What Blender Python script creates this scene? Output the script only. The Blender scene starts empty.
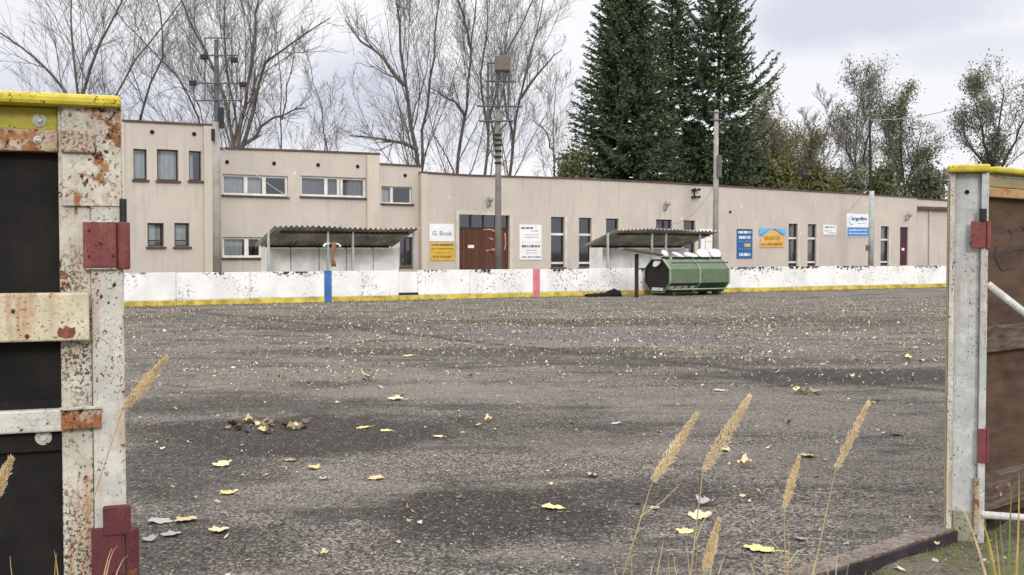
import bpy, math, random
import numpy as np
from mathutils import Vector, Matrix
random.seed(5); rng = np.random.default_rng(11)
sc = bpy.context.scene
COL = sc.collection
PI = math.pi
H = 1.65; F = 1100.0; CX = 512.0; CY = 287.5; HOR = 251.0
PITCH = math.atan((CY-HOR)/F)
CP, SP = math.cos(PITCH), math.sin(PITCH)
# ------------------------------------------------------------------ camera
cam = bpy.data.cameras.new('camera'); camo = bpy.data.objects.new('camera', cam); COL.objects.link(camo)
cam.sensor_width = 36; cam.lens = F/1024*36; cam.clip_start = 0.05; cam.clip_end = 3000
camo.location = (0, 0, H); camo.rotation_euler = (PI/2-PITCH, 0, 0)
sc.camera = camo

def ray(px, py):                       # world direction with unit depth along +Y
    x = (px-CX)/F; y = (CY-py)/F
    d = Vector((x, CP + y*SP, y*CP - SP))
    return d/d.y
def D(px, py, Y):
    d = ray(px, py); return Vector((d.x*Y, Y, H + d.z*Y))
def G(px, py, z=0.0):
    d = ray(px, py); t = (z-H)/d.z; return Vector((d.x*t, t, z))

# ------------------------------------------------------------------ objects
ORG = {}
def link(o, parent=None):
    COL.objects.link(o)
    if parent: o.parent = parent
    return o
def tag(o, label=None, cat=None, group=None, kind=None):
    if label: o['label'] = label
    if cat: o['category'] = cat
    if group: o['group'] = group
    if kind: o['kind'] = kind
    return o
def thing(name, loc, label, cat, group=None):
    o = bpy.data.objects.new(name, None); link(o); o.location = loc; o.empty_display_size = .2
    ORG[o.name] = Vector(loc); return tag(o, label, cat, group)

class MB:
    def __init__(s): s.v = []; s.f = []; s.m = []; s.mi = 0
    def add(s, vs, fs):
        b = len(s.v); s.v += [tuple(p) for p in vs]
        for f in fs: s.f.append(tuple(b+i for i in f)); s.m.append(s.mi)
    def quad(s, a, b, c, d): s.add([a, b, c, d], [(0, 1, 2, 3)])
    def hexa(s, p):                    # 4 bottom (ccw seen from above) + 4 top
        s.add(p, [(3, 2, 1, 0), (4, 5, 6, 7), (0, 1, 5, 4), (1, 2, 6, 5), (2, 3, 7, 6), (3, 0, 4, 7)])
    def box(s, c, size, ax=None):
        ax = ax or (Vector((1, 0, 0)), Vector((0, 1, 0)), Vector((0, 0, 1)))
        c = Vector(c); h = [a*(k/2) for a, k in zip(ax, size)]
        s.hexa([c+h[0]*i+h[1]*j+h[2]*k for k in (-1, 1) for i, j in ((-1, -1), (1, -1), (1, 1), (-1, 1))])
    def tube(s, path, r, n=8, cap=True):
        P = [Vector(p) for p in path]; R = r if isinstance(r, (list, tuple)) else [r]*len(P)
        t0 = (P[1]-P[0]).normalized(); up = Vector((0, 0, 1)) if abs(t0.z) < .9 else Vector((1, 0, 0))
        x = t0.cross(up).normalized(); vs = []
        for i, p in enumerate(P):
            t = (P[min(i+1, len(P)-1)]-P[max(i-1, 0)]).normalized()
            x = (x - t*x.dot(t)).normalized(); y = t.cross(x)
            for k in range(n):
                a = 2*PI*k/n; vs.append(p + (x*math.cos(a)+y*math.sin(a))*R[i])
        fs = [(i*n+k, i*n+(k+1) % n, (i+1)*n+(k+1) % n, (i+1)*n+k) for i in range(len(P)-1) for k in range(n)]
        if cap: fs += [tuple(range(n-1, -1, -1)), tuple((len(P)-1)*n+k for k in range(n))]
        s.add(vs, fs)
    def prism(s, poly, ext):           # planar polygon pushed along ext
        n = len(poly); poly = [Vector(p) for p in poly]; ext = Vector(ext)
        s.add(poly+[p+ext for p in poly], [tuple(range(n-1, -1, -1)), tuple(range(n, 2*n))] +
              [(i, (i+1) % n, n+(i+1) % n, n+i) for i in range(n)])
    def build(s, name, mats, parent=None, origin=None, smooth=False, bevel=0):
        return mesh_obj(name, s.v, s.f, mats, parent, origin, smooth, bevel, s.m)

def mesh_obj(name, v, f, mats, parent=None, origin=None, smooth=False, bevel=0, mi=None):
    me = bpy.data.meshes.new(name)
    o = ORG[parent.name] if parent else Vector(origin or (0, 0, 0))
    V = np.asarray(v, dtype=np.float64).reshape(-1, 3) - np.array(o)
    me.from_pydata(V.tolist(), [], f if isinstance(f, list) else f.tolist())
    mats = mats if isinstance(mats, (list, tuple)) else [mats]
    for m in mats: me.materials.append(m)
    if mi is not None and len(mats) > 1: me.polygons.foreach_set('material_index', mi)
    if smooth: me.polygons.foreach_set('use_smooth', [True]*len(me.polygons))
    me.validate(); me.update()
    ob = bpy.data.objects.new(name, me); link(ob, parent)
    if not parent: ob.location = o
    ORG[ob.name] = o
    if bevel:
        b = ob.modifiers.new('bevel', 'BEVEL'); b.width = bevel; b.segments = 2; b.limit_method = 'ANGLE'
    return ob
def np_mesh(name, V, Fq, mat, parent=None, origin=None, smooth=False):   # fast builder, all faces the same size
    o = ORG[parent.name] if parent else Vector(origin or (0, 0, 0))
    V = np.asarray(V, np.float64).reshape(-1, 3)-np.array(o); Fq = np.asarray(Fq, np.int32)
    k = Fq.shape[1]; me = bpy.data.meshes.new(name)
    me.vertices.add(len(V)); me.vertices.foreach_set('co', V.astype(np.float32).ravel())
    me.loops.add(Fq.size); me.loops.foreach_set('vertex_index', Fq.ravel())
    me.polygons.add(len(Fq)); me.polygons.foreach_set('loop_start', np.arange(0, Fq.size, k, dtype=np.int32))
    me.polygons.foreach_set('loop_total', np.full(len(Fq), k, np.int32))
    if smooth: me.polygons.foreach_set('use_smooth', np.ones(len(Fq), bool))
    me.materials.append(mat); me.update(calc_edges=True)
    ob = bpy.data.objects.new(name, me); link(ob, parent)
    if not parent: ob.location = o
    ORG[ob.name] = o
    return ob

# ------------------------------------------------------------------ materials
class N:
    def __init__(s, name):
        s.mat = bpy.data.materials.new(name); s.mat.use_nodes = True; s.nt = s.mat.node_tree
        s.nt.nodes.clear(); s.out = s.n('ShaderNodeOutputMaterial'); s.p = s.n('ShaderNodeBsdfPrincipled')
        s.l(s.p.outputs[0], s.out.inputs[0]); s.co = s.n('ShaderNodeTexCoord').outputs['Object']
    def n(s, t, **k):
        x = s.nt.nodes.new(t)
        for a, b in k.items(): setattr(x, a, b)
        return x
    def l(s, a, b): s.nt.links.new(a, b)
    def put(s, sock, v):
        if hasattr(v, 'is_linked') or isinstance(v, bpy.types.NodeSocket): s.l(v, sock)
        elif isinstance(v, (tuple, list)) and len(v) == 3 and sock.type == 'RGBA': sock.default_value = (*v, 1)
        else: sock.default_value = v
    def noise(s, scale, detail=4, rough=.55, vec=None, sc3=None, dist=0):
        x = s.n('ShaderNodeTexNoise'); x.inputs['Scale'].default_value = scale; x.inputs['Detail'].default_value = detail
        x.inputs['Roughness'].default_value = rough; x.inputs['Distortion'].default_value = dist
        s.l(s.map(sc3, vec) if sc3 else (vec or s.co), x.inputs['Vector']); return x.outputs['Fac']
    def map(s, sc3=(1, 1, 1), vec=None, loc=(0, 0, 0), rot=(0, 0, 0)):
        m = s.n('ShaderNodeMapping'); m.inputs['Scale'].default_value = sc3; m.inputs['Location'].default_value = loc
        m.inputs['Rotation'].default_value = rot; s.l(vec or s.co, m.inputs['Vector']); return m.outputs[0]
    def vor(s, scale, feat='F1', vec=None, out='Distance', rnd=1):
        x = s.n('ShaderNodeTexVoronoi', feature=feat); x.inputs['Scale'].default_value = scale
        x.inputs['Randomness'].default_value = rnd
        s.l(vec or s.co, x.inputs['Vector']); return x.outputs[out]
    def ramp(s, fac, a, b, lo=0., hi=1.):
        x = s.n('ShaderNodeMapRange'); x.interpolation_type = 'SMOOTHSTEP'
        for k, v in zip(('From Min', 'From Max', 'To Min', 'To Max'), (a, b, lo, hi)): x.inputs[k].default_value = v
        s.put(x.inputs['Value'], fac); return x.outputs[0]
    def mix(s, fac, a, b, mode='MIX'):
        x = s.n('ShaderNodeMix', data_type='RGBA', blend_type=mode)
        s.put(x.inputs['Factor'], fac); s.put(x.inputs[6], a); s.put(x.inputs[7], b); return x.outputs[2]
    def math(s, op, a, b=0., c=None):
        x = s.n('ShaderNodeMath', operation=op); s.put(x.inputs[0], a); s.put(x.inputs[1], b)
        if c is not None: s.put(x.inputs[2], c)
        return x.outputs[0]
    def sep(s, vec=None):
        x = s.n('ShaderNodeSeparateXYZ'); s.l(vec or s.co, x.inputs[0]); return x.outputs
    def bump(s, h, strength=.3, dist=.01):
        x = s.n('ShaderNodeBump'); x.inputs['Strength'].default_value = strength; x.inputs['Distance'].default_value = dist
        s.l(h, x.inputs['Height']); s.l(x.outputs[0], s.p.inputs['Normal'])
    def fin(s, col, rough=.7, metal=0., spec=.4):
        s.put(s.p.inputs['Base Color'], col); s.put(s.p.inputs['Roughness'], rough); s.put(s.p.inputs['Metallic'], metal)
        s.p.inputs['Specular IOR Level'].default_value = spec; return s.mat

def m_plain(name, c, rough=.7, var=.18, scale=3., bump=.15, bs=40., metal=0., spec=.35):
    k = N(name); f = k.ramp(k.noise(scale, 6, .62), .3, .7)
    c2 = tuple(x*(1-var*2) for x in c); c1 = tuple(min(1, x*(1+var*.5)) for x in c)
    col = k.mix(f, c2, c1); k.bump(k.noise(bs, 4), bump, .01); return k.fin(col, rough, metal, spec)
RUST = (.17, .062, .025)
def m_rusty(name, c, amt=.5, speck=.5, streak=.35, rough=.5, rust=RUST, dark=(.045, .02, .014), seed=0., rust2=(.36, .16, .06)):
    k = N(name); v = k.map(loc=(seed, seed*1.7, seed*.3))
    big = k.noise(5, 9, .7, v); th = .70-.20*amt
    a = k.ramp(big, th, th+.05)
    sp_ = k.noise(72, 3, .6, k.map((1, 1, .75), v)); clus = k.ramp(k.noise(5, 4, .6, v), .38, .58)
    b = k.math('MULTIPLY', k.ramp(sp_, .72-.11*speck, .75-.11*speck), clus)
    b = k.math('MAXIMUM', b, k.math('MULTIPLY', k.ramp(k.noise(110, 3, .6, v), .70-.14*speck, .74-.14*speck), k.ramp(k.noise(3.3, 4, .6, v), .42, .62, 0, .85)))
    halo = k.math('MULTIPLY', k.ramp(k.noise(30, 6, .7, k.map((1, 1, .45), v)), .62-.1*speck, .82-.1*speck, 0, .7), clus)
    st = k.noise(1, 5, .6, k.map((26, 26, 1.3), v)); s3 = k.math('MULTIPLY', k.ramp(st, .44, .68), k.ramp(k.noise(3.2, 4, .55, v), .42, .6, 0, streak))
    rc = k.mix(k.ramp(k.noise(30, 5, .7, v), .35, .65), rust, rust2)
    grime = k.ramp(k.noise(11, 7, .7, v), .35, .7)
    base = k.mix(grime, tuple(x*.72 for x in c), c)
    base = k.mix(k.ramp(k.noise(85, 2, .5, v), .6, .75, 0, .25), base, tuple(x*.45 for x in c))
    col = k.mix(s3, base, rust2); col = k.mix(halo, col, tuple(.7*x+.3*y for x, y in zip(rust2, c))); col = k.mix(a, col, rc); col = k.mix(b, col, dark)
    k.bump(k.math('SUBTRACT', k.noise(60, 5, .6, v), k.math('MULTIPLY', k.math('MAXIMUM', a, b), .9)), .5, .004)
    return k.fin(col, k.ramp(k.math('MAXIMUM', a, b), 0, 1, rough, .9), 0, .35)
def m_wood(name, c, c2, axis_scale=(1, 18, 18), rough=.85, wear=.3):
    k = N(name); g = k.noise(2.2, 8, .65, None, axis_scale)
    col = k.mix(k.ramp(g, .35, .66), c2, c); col = k.mix(k.ramp(k.noise(6, 5), .55, .75, 0, wear), col, tuple(x*.5 for x in c2))
    k.bump(g, .5, .006); return k.fin(col, rough, 0, .25)

def m_ground():
    k = N('asphalt'); co = k.co
    # fine aggregate, seen as light grit in a dark binder
    grit = k.vor(78, 'F1', co, 'Color'); gs = k.n('ShaderNodeSeparateColor'); k.l(grit, gs.inputs[0])
    g1 = k.ramp(gs.outputs[0], .12, .95)
    v2 = k.vor(28, 'F1', co, 'Color'); gs2 = k.n('ShaderNodeSeparateColor'); k.l(v2, gs2.inputs[0])
    peb = k.math('MULTIPLY', k.ramp(gs2.outputs[1], .86, .92), k.ramp(k.vor(28), .3, .42, 1, 0))
    base = k.mix(g1, (.036, .031, .027), (.185, .162, .138))
    base = k.mix(k.ramp(k.noise(9, 6, .7), .33, .7), base, k.mix(g1, (.065, .055, .046), (.30, .268, .226)))
    base = k.mix(peb, base, (.44, .39, .31))
    mid = k.noise(24, 6, .8); far = k.noise(7, 6, .85, None, (1, 2.2, 1))
    base = k.mix(k.ramp(mid, .48, .62, 0, .5), base, (.028, .023, .02)); base = k.mix(k.ramp(mid, .52, .38, 0, .35), base, (.30, .265, .22))
    base = k.mix(k.ramp(far, .5, .66, 0, .45), base, (.04, .034, .03)); base = k.mix(k.ramp(far, .46, .34, 0, .4), base, (.26, .23, .19))
    base = k.mix(k.ramp(gs.outputs[2], .80, .90, 0, .8), base, (.40, .36, .29)); base = k.mix(k.ramp(gs.outputs[2], .22, .12, 0, .75), base, (.016, .013, .011))
    # broad weathering, brown dirt and moss-black crust
    base = k.mix(k.ramp(k.noise(.5, 6, .62), .46, .66, 0, .6), base, k.mix(g1, (.13, .11, .088), (.34, .305, .255)))
    mott = k.ramp(k.noise(.9, 9, .74, None, (.6, 1.5, 1)), .47, .62)
    base = k.mix(k.math('MULTIPLY', mott, .75), base, k.mix(g1, (.02, .019, .018), (.075, .068, .062)))
    # stains that lie where the photograph has them
    x, y, z = k.sep(); wob = k.noise(.8, 8, .72); wob2 = k.noise(3.3, 6, .7)
    tot = None
    for (px, py, rx, ry, st) in ((300, 432, 1.5, 1.2, .8), (520, 430, 1.2, 1.0, .4), (500, 512, .95, .85, .85), (640, 495, .75, .5, .65), (150, 470, .9, 1.1, .55),
                                 (870, 377, 2.6, 1.1, .85), (700, 362, 3.2, .8, .5), (480, 352, 4., 1.0, .55), (620, 322, 7, 1.5, .55), (360, 327, 3, 1.2, .5),
                                 (250, 405, 1.6, .8, .55), (420, 545, .5, .25, .4), (200, 318, 5, 1.3, .35), (830, 320, 5, 1.6, .4), (180, 545, .8, .6, .5)):
        p = G(px, py)
        dx = k.math('MULTIPLY', k.math('SUBTRACT', x, p.x), 1/rx); dy = k.math('MULTIPLY', k.math('SUBTRACT', y, p.y), 1/ry)
        d = k.math('SQRT', k.math('ADD', k.math('MULTIPLY', dx, dx), k.math('MULTIPLY', dy, dy)))
        d = k.math('ADD', d, k.math('MULTIPLY', k.math('SUBTRACT', wob, .5), 2.6)); d = k.math('ADD', d, k.math('MULTIPLY', k.math('SUBTRACT', wob2, .5), 1.0))
        m = k.ramp(d, .6, 1.3, min(1, st*1.25), 0)
        tot = m if tot is None else k.math('MAXIMUM', tot, m)
    pale_wear = None  # worn areas with paler grit
    for (px, py, rx, ry, st) in ((330, 375, 2.2, .8, .7), (620, 445, .9, .55, .6), (425, 497, .55, .35, .7), (790, 460, .9, .8, .5), (480, 392, 1.8, .7, .7), (590, 345, 4, .9, .5), (250, 350, 3, 1, .5), (270, 500, .5, .3, .4), (860, 420, 1.2, .7, .6), (580, 555, .5, .2, .5), (700, 400, 1.6, .7, .5)):
        p = G(px, py); dx = k.math('MULTIPLY', k.math('SUBTRACT', x, p.x), 1/rx); dy = k.math('MULTIPLY', k.math('SUBTRACT', y, p.y), 1/ry)
        d = k.math('SQRT', k.math('ADD', k.math('MULTIPLY', dx, dx), k.math('MULTIPLY', dy, dy)))
        d = k.math('ADD', d, k.math('MULTIPLY', k.math('SUBTRACT', wob2, .5), 3.0)); d = k.math('SUBTRACT', d, k.math('MULTIPLY', k.math('SUBTRACT', wob, .5), 2.0))
        m = k.ramp(d, .4, 1.3, st, 0); pale_wear = m if pale_wear is None else k.math('MAXIMUM', pale_wear, m)
    base = k.mix(pale_wear, base, k.mix(k.ramp(mid, .35, .65), k.mix(g1, (.15, .13, .105), (.38, .345, .29)), k.mix(g1, (.08, .068, .055), (.25, .22, .185))))
    stain = k.mix(k.ramp(mid, .42, .58), k.mix(g1, (.022, .018, .014), (.085, .07, .056)), k.mix(g1, (.009, .007, .006), (.034, .028, .023)))
    stain = k.mix(k.ramp(gs.outputs[2], .88, .95, 0, .5), stain, (.2, .175, .135)); stain = k.mix(k.math('MULTIPLY', peb, .5), stain, (.36, .33, .27))
    col = k.mix(tot, base, stain)
    # damp film along the far seam, its lilac sky reflection tinted into the colour
    c0 = G(570, 333); ux, uy = (G(720, 345)-G(420, 330)).normalized()[:2]
    ex = k.math('SUBTRACT', x, c0.x); ey = k.math('SUBTRACT', y, c0.y)
    al = k.math('MULTIPLY', k.math('ADD', k.math('MULTIPLY', ex, ux), k.math('MULTIPLY', ey, uy)), 1/5.2); ac = k.math('MULTIPLY', k.math('SUBTRACT', k.math('MULTIPLY', ey, ux), k.math('MULTIPLY', ex, uy)), 1/1.5)
    dd = k.math('ADD', k.math('SQRT', k.math('ADD', k.math('MULTIPLY', al, al), k.math('MULTIPLY', ac, ac))), k.math('MULTIPLY', k.math('SUBTRACT', wob, .5), 1.6))
    film = k.ramp(dd, .75, 1.05, 1, 0); col = k.mix(k.math('MULTIPLY', film, .75), col, (.105, .095, .105))
    # long seams where the slabs were cast
    for (a, b, w, s_) in ((G(330, 326), G(960, 392), .16, .7), (G(560, 322), G(960, 312), .1, .4), (G(130, 352), G(420, 318), .07, .3)):
        u = (b-a).normalized(); nx, ny = -u.y, u.x; c0 = nx*a.x+ny*a.y
        d = k.math('ABSOLUTE', k.math('ADD', k.math('SUBTRACT', k.math('ADD', k.math('MULTIPLY', x, nx), k.math('MULTIPLY', y, ny)), c0), k.math('MULTIPLY', k.math('SUBTRACT', wob, .5), 1.5)))
        col = k.mix(k.math('MULTIPLY', k.ramp(d, w*.4, w*1.6, s_, 0), k.ramp(wob2, .3, .55)), col, (.022, .02, .02))
    dist = k.math('ADD', k.vor(75), k.math('MULTIPLY', k.noise(14, 5, .7), 1.3))
    k.bump(k.math('ADD', dist, k.math('MULTIPLY', far, 1.2)), .9, .016)
    return k.fin(col, k.math('SUBTRACT', k.ramp(tot, 0, 1, .9, .78), k.math('MULTIPLY', film, .3)), 0, .25)
def m_dirt(name='dirt', c=(.13, .11, .085), c2=(.05, .043, .03), moss=(.09, .1, .03), mo=.4):
    k = N(name); g = k.vor(55, 'F1', None, 'Color'); gs = k.n('ShaderNodeSeparateColor'); k.l(g, gs.inputs[0])
    col = k.mix(k.ramp(gs.outputs[0], .1, .95), c2, c)
    col = k.mix(k.ramp(k.noise(6, 6, .7), .35, .65, 0, .7), col, tuple(x*1.25 for x in c))
    col = k.mix(k.math('MULTIPLY', k.ramp(k.noise(2.1, 6, .7), .5, .62), mo), col, moss)
    k.bump(k.math('ADD', k.vor(55), k.noise(12, 6, .7)), .8, .015); return k.fin(col, .95, 0, .2)
def m_board():
    k = N('board_paint'); x, y, z = k.sep()
    g = k.ramp(k.noise(1.1, 7, .65), .3, .72); col = k.mix(g, (.66, .65, .63), (.86, .85, .83))
    col = k.mix(k.ramp(k.noise(9, 5, .7), .56, .75, 0, .35), col, (.42, .39, .35))
    chips = k.ramp(k.noise(8, 4, .66, None, (1, 1, 1.2)), .47, .5)
    area = k.ramp(k.noise(.45, 3, .5), .43, .53); hm = k.ramp(z, .74, .96)
    cn = k.noise(8, 5, .7, None, (1, 1, 1.2)); a = k.ramp(k.math('ADD', cn, k.math('ADD', k.math('MULTIPLY', k.math('SUBTRACT', area, 1.), .2), k.math('MULTIPLY', k.math('SUBTRACT', k.ramp(z, .62, .99), 1.), .22))), .485, .51)
    b = k.math('MULTIPLY', k.ramp(k.noise(13, 4, .7), .56, .60), k.ramp(k.noise(.7, 3), .42, .58, 0, .75))
    big = k.ramp(k.math('ADD', k.noise(5, 5, .7), k.math('ADD', k.math('MULTIPLY', k.math('SUBTRACT', area, 1.), .25), k.math('MULTIPLY', k.math('SUBTRACT', k.ramp(z, .8, 1.), 1.), .3))), .487, .505)
    col = k.mix(k.math('MAXIMUM', big, k.math('MAXIMUM', a, b)), col, (.035, .03, .028))
    k.bump(k.noise(20, 4), .2, .004); return k.fin(col, .6, 0, .35)
def m_stucco(name, c):
    k = N(name); col = k.mix(k.ramp(k.noise(.45, 7, .65), .3, .7), tuple(x*.86 for x in c), c)
    col = k.mix(k.ramp(k.noise(1, 6, .65, None, (5, 5, .5)), .5, .75, 0, .45), col, tuple(x*.6 for x in c)); col = k.mix(k.ramp(k.noise(.23, 5, .6), .52, .62, 0, .22), col, (c[0]*.8, c[1]*.8, c[2]*.82))
    col = k.mix(k.ramp(k.noise(3, 7, .7), .62, .8, 0, .45), col, (c[0]*1.15, c[1]*1.15, c[2]*1.15))
    col = k.mix(k.ramp(k.vor(.85), .0, .075, .7, 0), col, (.8, .78, .74))
    k.bump(k.noise(30, 5, .7), .3, .01); return k.fin(col, .92, 0, .15)
def m_glass():
    k = N('window_glass'); tr = k.n('ShaderNodeBsdfTransparent'); tr.inputs[0].default_value = (.75, .8, .82, 1)
    gl = k.n('ShaderNodeBsdfGlossy'); gl.inputs['Roughness'].default_value = .04; gl.inputs[0].default_value = (.9, .93, 1, 1)
    fr = k.n('ShaderNodeFresnel'); fr.inputs['IOR'].default_value = 1.5
    ms = k.n('ShaderNodeMixShader'); k.l(k.math('ADD', k.math('MULTIPLY', fr.outputs[0], 1.3), .075), ms.inputs[0])
    k.l(tr.outputs[0], ms.inputs[1]); k.l(gl.outputs[0], ms.inputs[2]); k.l(ms.outputs[0], k.out.inputs[0]); return k.mat
def m_leafy(name, c1, c2, c3=None, transl=.25, rough=.6, ns=.6):
    k = N(name); g = k.n('ShaderNodeNewGeometry').outputs['Random Per Island']
    col = k.mix(k.ramp(g, 0, 1), c1, c2)
    col = k.mix(k.ramp(k.noise(ns, 4, .6), .4, .62, 0, .55), col, c3 or tuple(x*.55 for x in c1))
    k.fin(col, rough, 0, .3)
    if transl:
        t = k.n('ShaderNodeBsdfTranslucent'); k.put(t.inputs[0], col); ms = k.n('ShaderNodeMixShader'); ms.inputs[0].default_value = transl
        k.l(k.p.outputs[0], ms.inputs[1]); k.l(t.outputs[0], ms.inputs[2]); k.l(ms.outputs[0], k.out.inputs[0])
    return k.mat
def m_bark(name, c, c2):
    k = N(name); g = k.noise(3, 6, .7, None, (2, 2, .6)); k.bump(g, .5, .03)
    return k.fin(k.mix(k.ramp(g, .35, .65), c2, c), .9, 0, .15)
def m_planks(name, c, c2, w, axis):   # vertical planks, gaps every w metres along a horizontal axis
    k = N(name); vm = k.n('ShaderNodeVectorMath', operation='DOT_PRODUCT'); k.l(k.co, vm.inputs[0]); vm.inputs[1].default_value = axis
    t = k.math('MULTIPLY', vm.outputs['Value'], 1/w); fr = k.math('FRACT', t)
    gap = k.math('MAXIMUM', k.ramp(fr, .0, .1, 1, 0), k.ramp(fr, .9, 1.0, 0, 1))
    wn = k.n('ShaderNodeTexWhiteNoise', noise_dimensions='1D'); k.l(k.math('FLOOR', t), wn.inputs['W'])
    col = k.mix(wn.outputs[0], c, c2); col = k.mix(k.ramp(k.noise(5, 6, .7, None, (3, 3, .6)), .45, .75, 0, .5), col, tuple(x*.5 for x in c))
    col = k.mix(k.math('MULTIPLY', gap, .85), col, (.015, .008, .006)); k.bump(k.math('SUBTRACT', 1., gap), .6, .015)
    return k.fin(col, .75, 0, .25)

M = {}
M['asphalt'] = m_ground(); M['dirt'] = m_dirt(); M['terrace'] = m_dirt('weedy_soil', (.15, .135, .11), (.07, .06, .045), (.09, .095, .05), .5)
M['board'] = m_board(); M['yellow_kick'] = m_plain('yellow_kick_paint', (.60, .47, .09), .6, .25, 2.5)
M['blue'] = m_plain('blue_paint', (.045, .16, .42), .55, .15, 3); M['pinkred'] = m_plain('faded_red_paint', (.62, .2, .24), .6, .15, 3)
M['stucco'] = m_stucco('beige_render', (.54, .482, .422)); M['stucco2'] = m_stucco('pale_beige_render', (.565, .505, .43))
M['reveal'] = m_plain('reveal_plaster', (.58, .53, .45), .9, .1)
M['roofing'] = m_plain('tar_roofing', (.06, .045, .038), .9); M['coping'] = m_plain('brown_coping', (.12, .075, .06), .8)
M['glass'] = m_glass(); M['frame_w'] = m_plain('white_window_paint', (.7, .68, .64), .5, .1); M['frame_d'] = m_plain('dark_window_frame', (.05, .035, .035), .5)
M['sill'] = m_plain('brown_sill', (.09, .06, .05), .6); M['curtain'] = m_plain('net_curtain', (.62, .62, .6), .9, .05)
M['blind'] = m_plain('dull_blind', (.3, .28, .3), .9, .1); M['interior'] = m_plain('dark_interior', (.03, .028, .03), .9)
M['black'] = m_plain('black_steel', (.018, .018, .02), .5); M['darkhole'] = m_plain('vent_black', (.01, .01, .01), .9)
M['mast_concrete'] = m_plain('dark_mast_concrete', (.22, .2, .18), .9, .15, 2); M['concrete'] = m_plain('pole_concrete', (.34, .32, .29), .9, .15, 2); M['steel'] = m_plain('galvanised_steel', (.11, .11, .12), .55, .2, 4)
M['lampbox'] = m_rusty('lamp_box_metal', (.14, .12, .11), .4, .5)
M['asbestos'] = m_plain('fibre_cement', (.60, .575, .50), .95, .25, 1.6); M['shelter_panel'] = m_plain('pale_sheet_panel', (.84, .84, .8), .7, .12, 2)
M['post_grey'] = m_plain('grey_post_paint', (.4, .42, .4), .6, .15)
M['door_wood'] = m_planks('red_brown_planks', (.085, .035, .024), (.14, .058, .036), .11, (.83, .557, 0))
M['maroon'] = m_plain('maroon_door_paint', (.07, .022, .03), .5); M['white'] = m_plain('white_sheet', (.78, .78, .78), .5, .05)
M['yellow_sign'] = m_plain('yellow_sheet', (.62, .4, .06), .5, .08); M['blue_sign'] = m_plain('blue_sheet', (.03, .12, .32), .4, .1)
M['light_blue'] = m_plain('light_blue_sheet', (.16, .42, .68), .4, .08); M['midblue'] = m_plain('mid_blue_sheet', (.09, .26, .55), .4, .08)
M['orange_sign'] = m_plain('orange_sheet', (.7, .42, .1), .5, .1); M['red_ink'] = m_plain('red_ink', (.45, .08, .05), .6); M['ink'] = m_plain('dark_ink', (.05, .05, .07), .6)
M['grey_ink'] = m_plain('grey_blue_ink', (.25, .28, .33), .6); M['green_ink'] = m_plain('green_ink', (.08, .3, .2), .6); M['brown_ink'] = m_plain('brown_ink', (.3, .15, .04), .6)
M['orange_ink'] = m_plain('orange_ink', (.42, .25, .06), .6); M['white_ink'] = m_plain('white_ink', (.8, .8, .8), .6, .03); M['graf_red'] = m_plain('graffiti_red', (.4, .05, .05), .6); M['graf_pale'] = m_plain('graffiti_pale', (.45, .3, .26), .6)
M['green'] = m_rusty('green_container_paint', (.125, .175, .105), .1, .0, .1, seed=3); M['green_dark'] = m_rusty('dark_green_and_shade', (.04, .065, .04), .35, .4, .2, seed=5)
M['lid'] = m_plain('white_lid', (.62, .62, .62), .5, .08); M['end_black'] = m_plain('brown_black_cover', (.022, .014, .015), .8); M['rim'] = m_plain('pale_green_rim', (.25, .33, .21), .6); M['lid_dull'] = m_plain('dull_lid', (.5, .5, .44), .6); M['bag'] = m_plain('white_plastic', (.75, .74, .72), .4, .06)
M['tarp'] = m_plain('black_rubber', (.009, .009, .012), .85, .2, 6, spec=.1); M['dark_wood'] = m_wood('dark_wood', (.05, .035, .028), (.022, .016, .013), (14, 14, 1))
M['cap_yellow'] = m_rusty('yellow_cap_paint', (.62, .52, .04), .2, .7, .3, .45, seed=7.); M['old_yellow'] = m_rusty('dull_yellow_paint', (.40, .355, .03), .2, .5, 0., seed=2.)
M['post_white'] = m_rusty('spotted_white_paint', (.58, .55, .46), .72, 1.3, .9, .55, seed=1.2); M['post_white2'] = m_rusty('flaking_grey_paint', (.58, .57, .51), .4, .9, .6, .5, seed=4.4)
M['post_blue'] = m_rusty('grey_blue_paint', (.53, .55, .535), .1, .65, .3, .5, seed=9.1); M['post_foot'] = m_rusty('mossy_post_foot', (.32, .31, .24), .6, 1., .5, seed=11.); M['rustbar'] = m_rusty('rusty_steel', (.5, .4, .3), .85, 1.1, .8, .8, seed=6.)
M['cream_beam'] = m_rusty('cream_paint_rust_runs', (.62, .56, .4), .35, .7, 1., .5, seed=8.); M['hinge_red'] = m_rusty('red_lead_paint', (.20, .05, .048), .3, .6, .3, .6, rust=(.12, .04, .03), seed=.4)
M['hinge_dark'] = m_rusty('rusted_red_lead', (.12, .028, .035), .95, 1., .8, .7, rust=(.03, .014, .01), rust2=(.2, .075, .035), seed=1.4)
M['dark_panel'] = m_wood('black_board', (.016, .014, .012), (.008, .007, .007), (3, 3, 3)); M['ply'] = m_wood('weathered_plywood', (.11, .068, .042), (.06, .036, .024), (1, 1, 5))
M['tan_board'] = m_rusty('tan_board_paint', (.33, .27, .15), .2, .3, .5, seed=3.3); M['orange_rust'] = m_rusty('orange_rust', (.45, .28, .14), .9, .4, .6, .8, rust=(.3, .1, .03), rust2=(.5, .22, .07), seed=5.2)
M['timber'] = m_wood('old_timber', (.15, .11, .085), (.06, .042, .034), (3, 3, 20)); M['pipe_white'] = m_rusty('white_pipe_paint', (.6, .6, .56), .2, .5, .2, seed=6.6)
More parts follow.
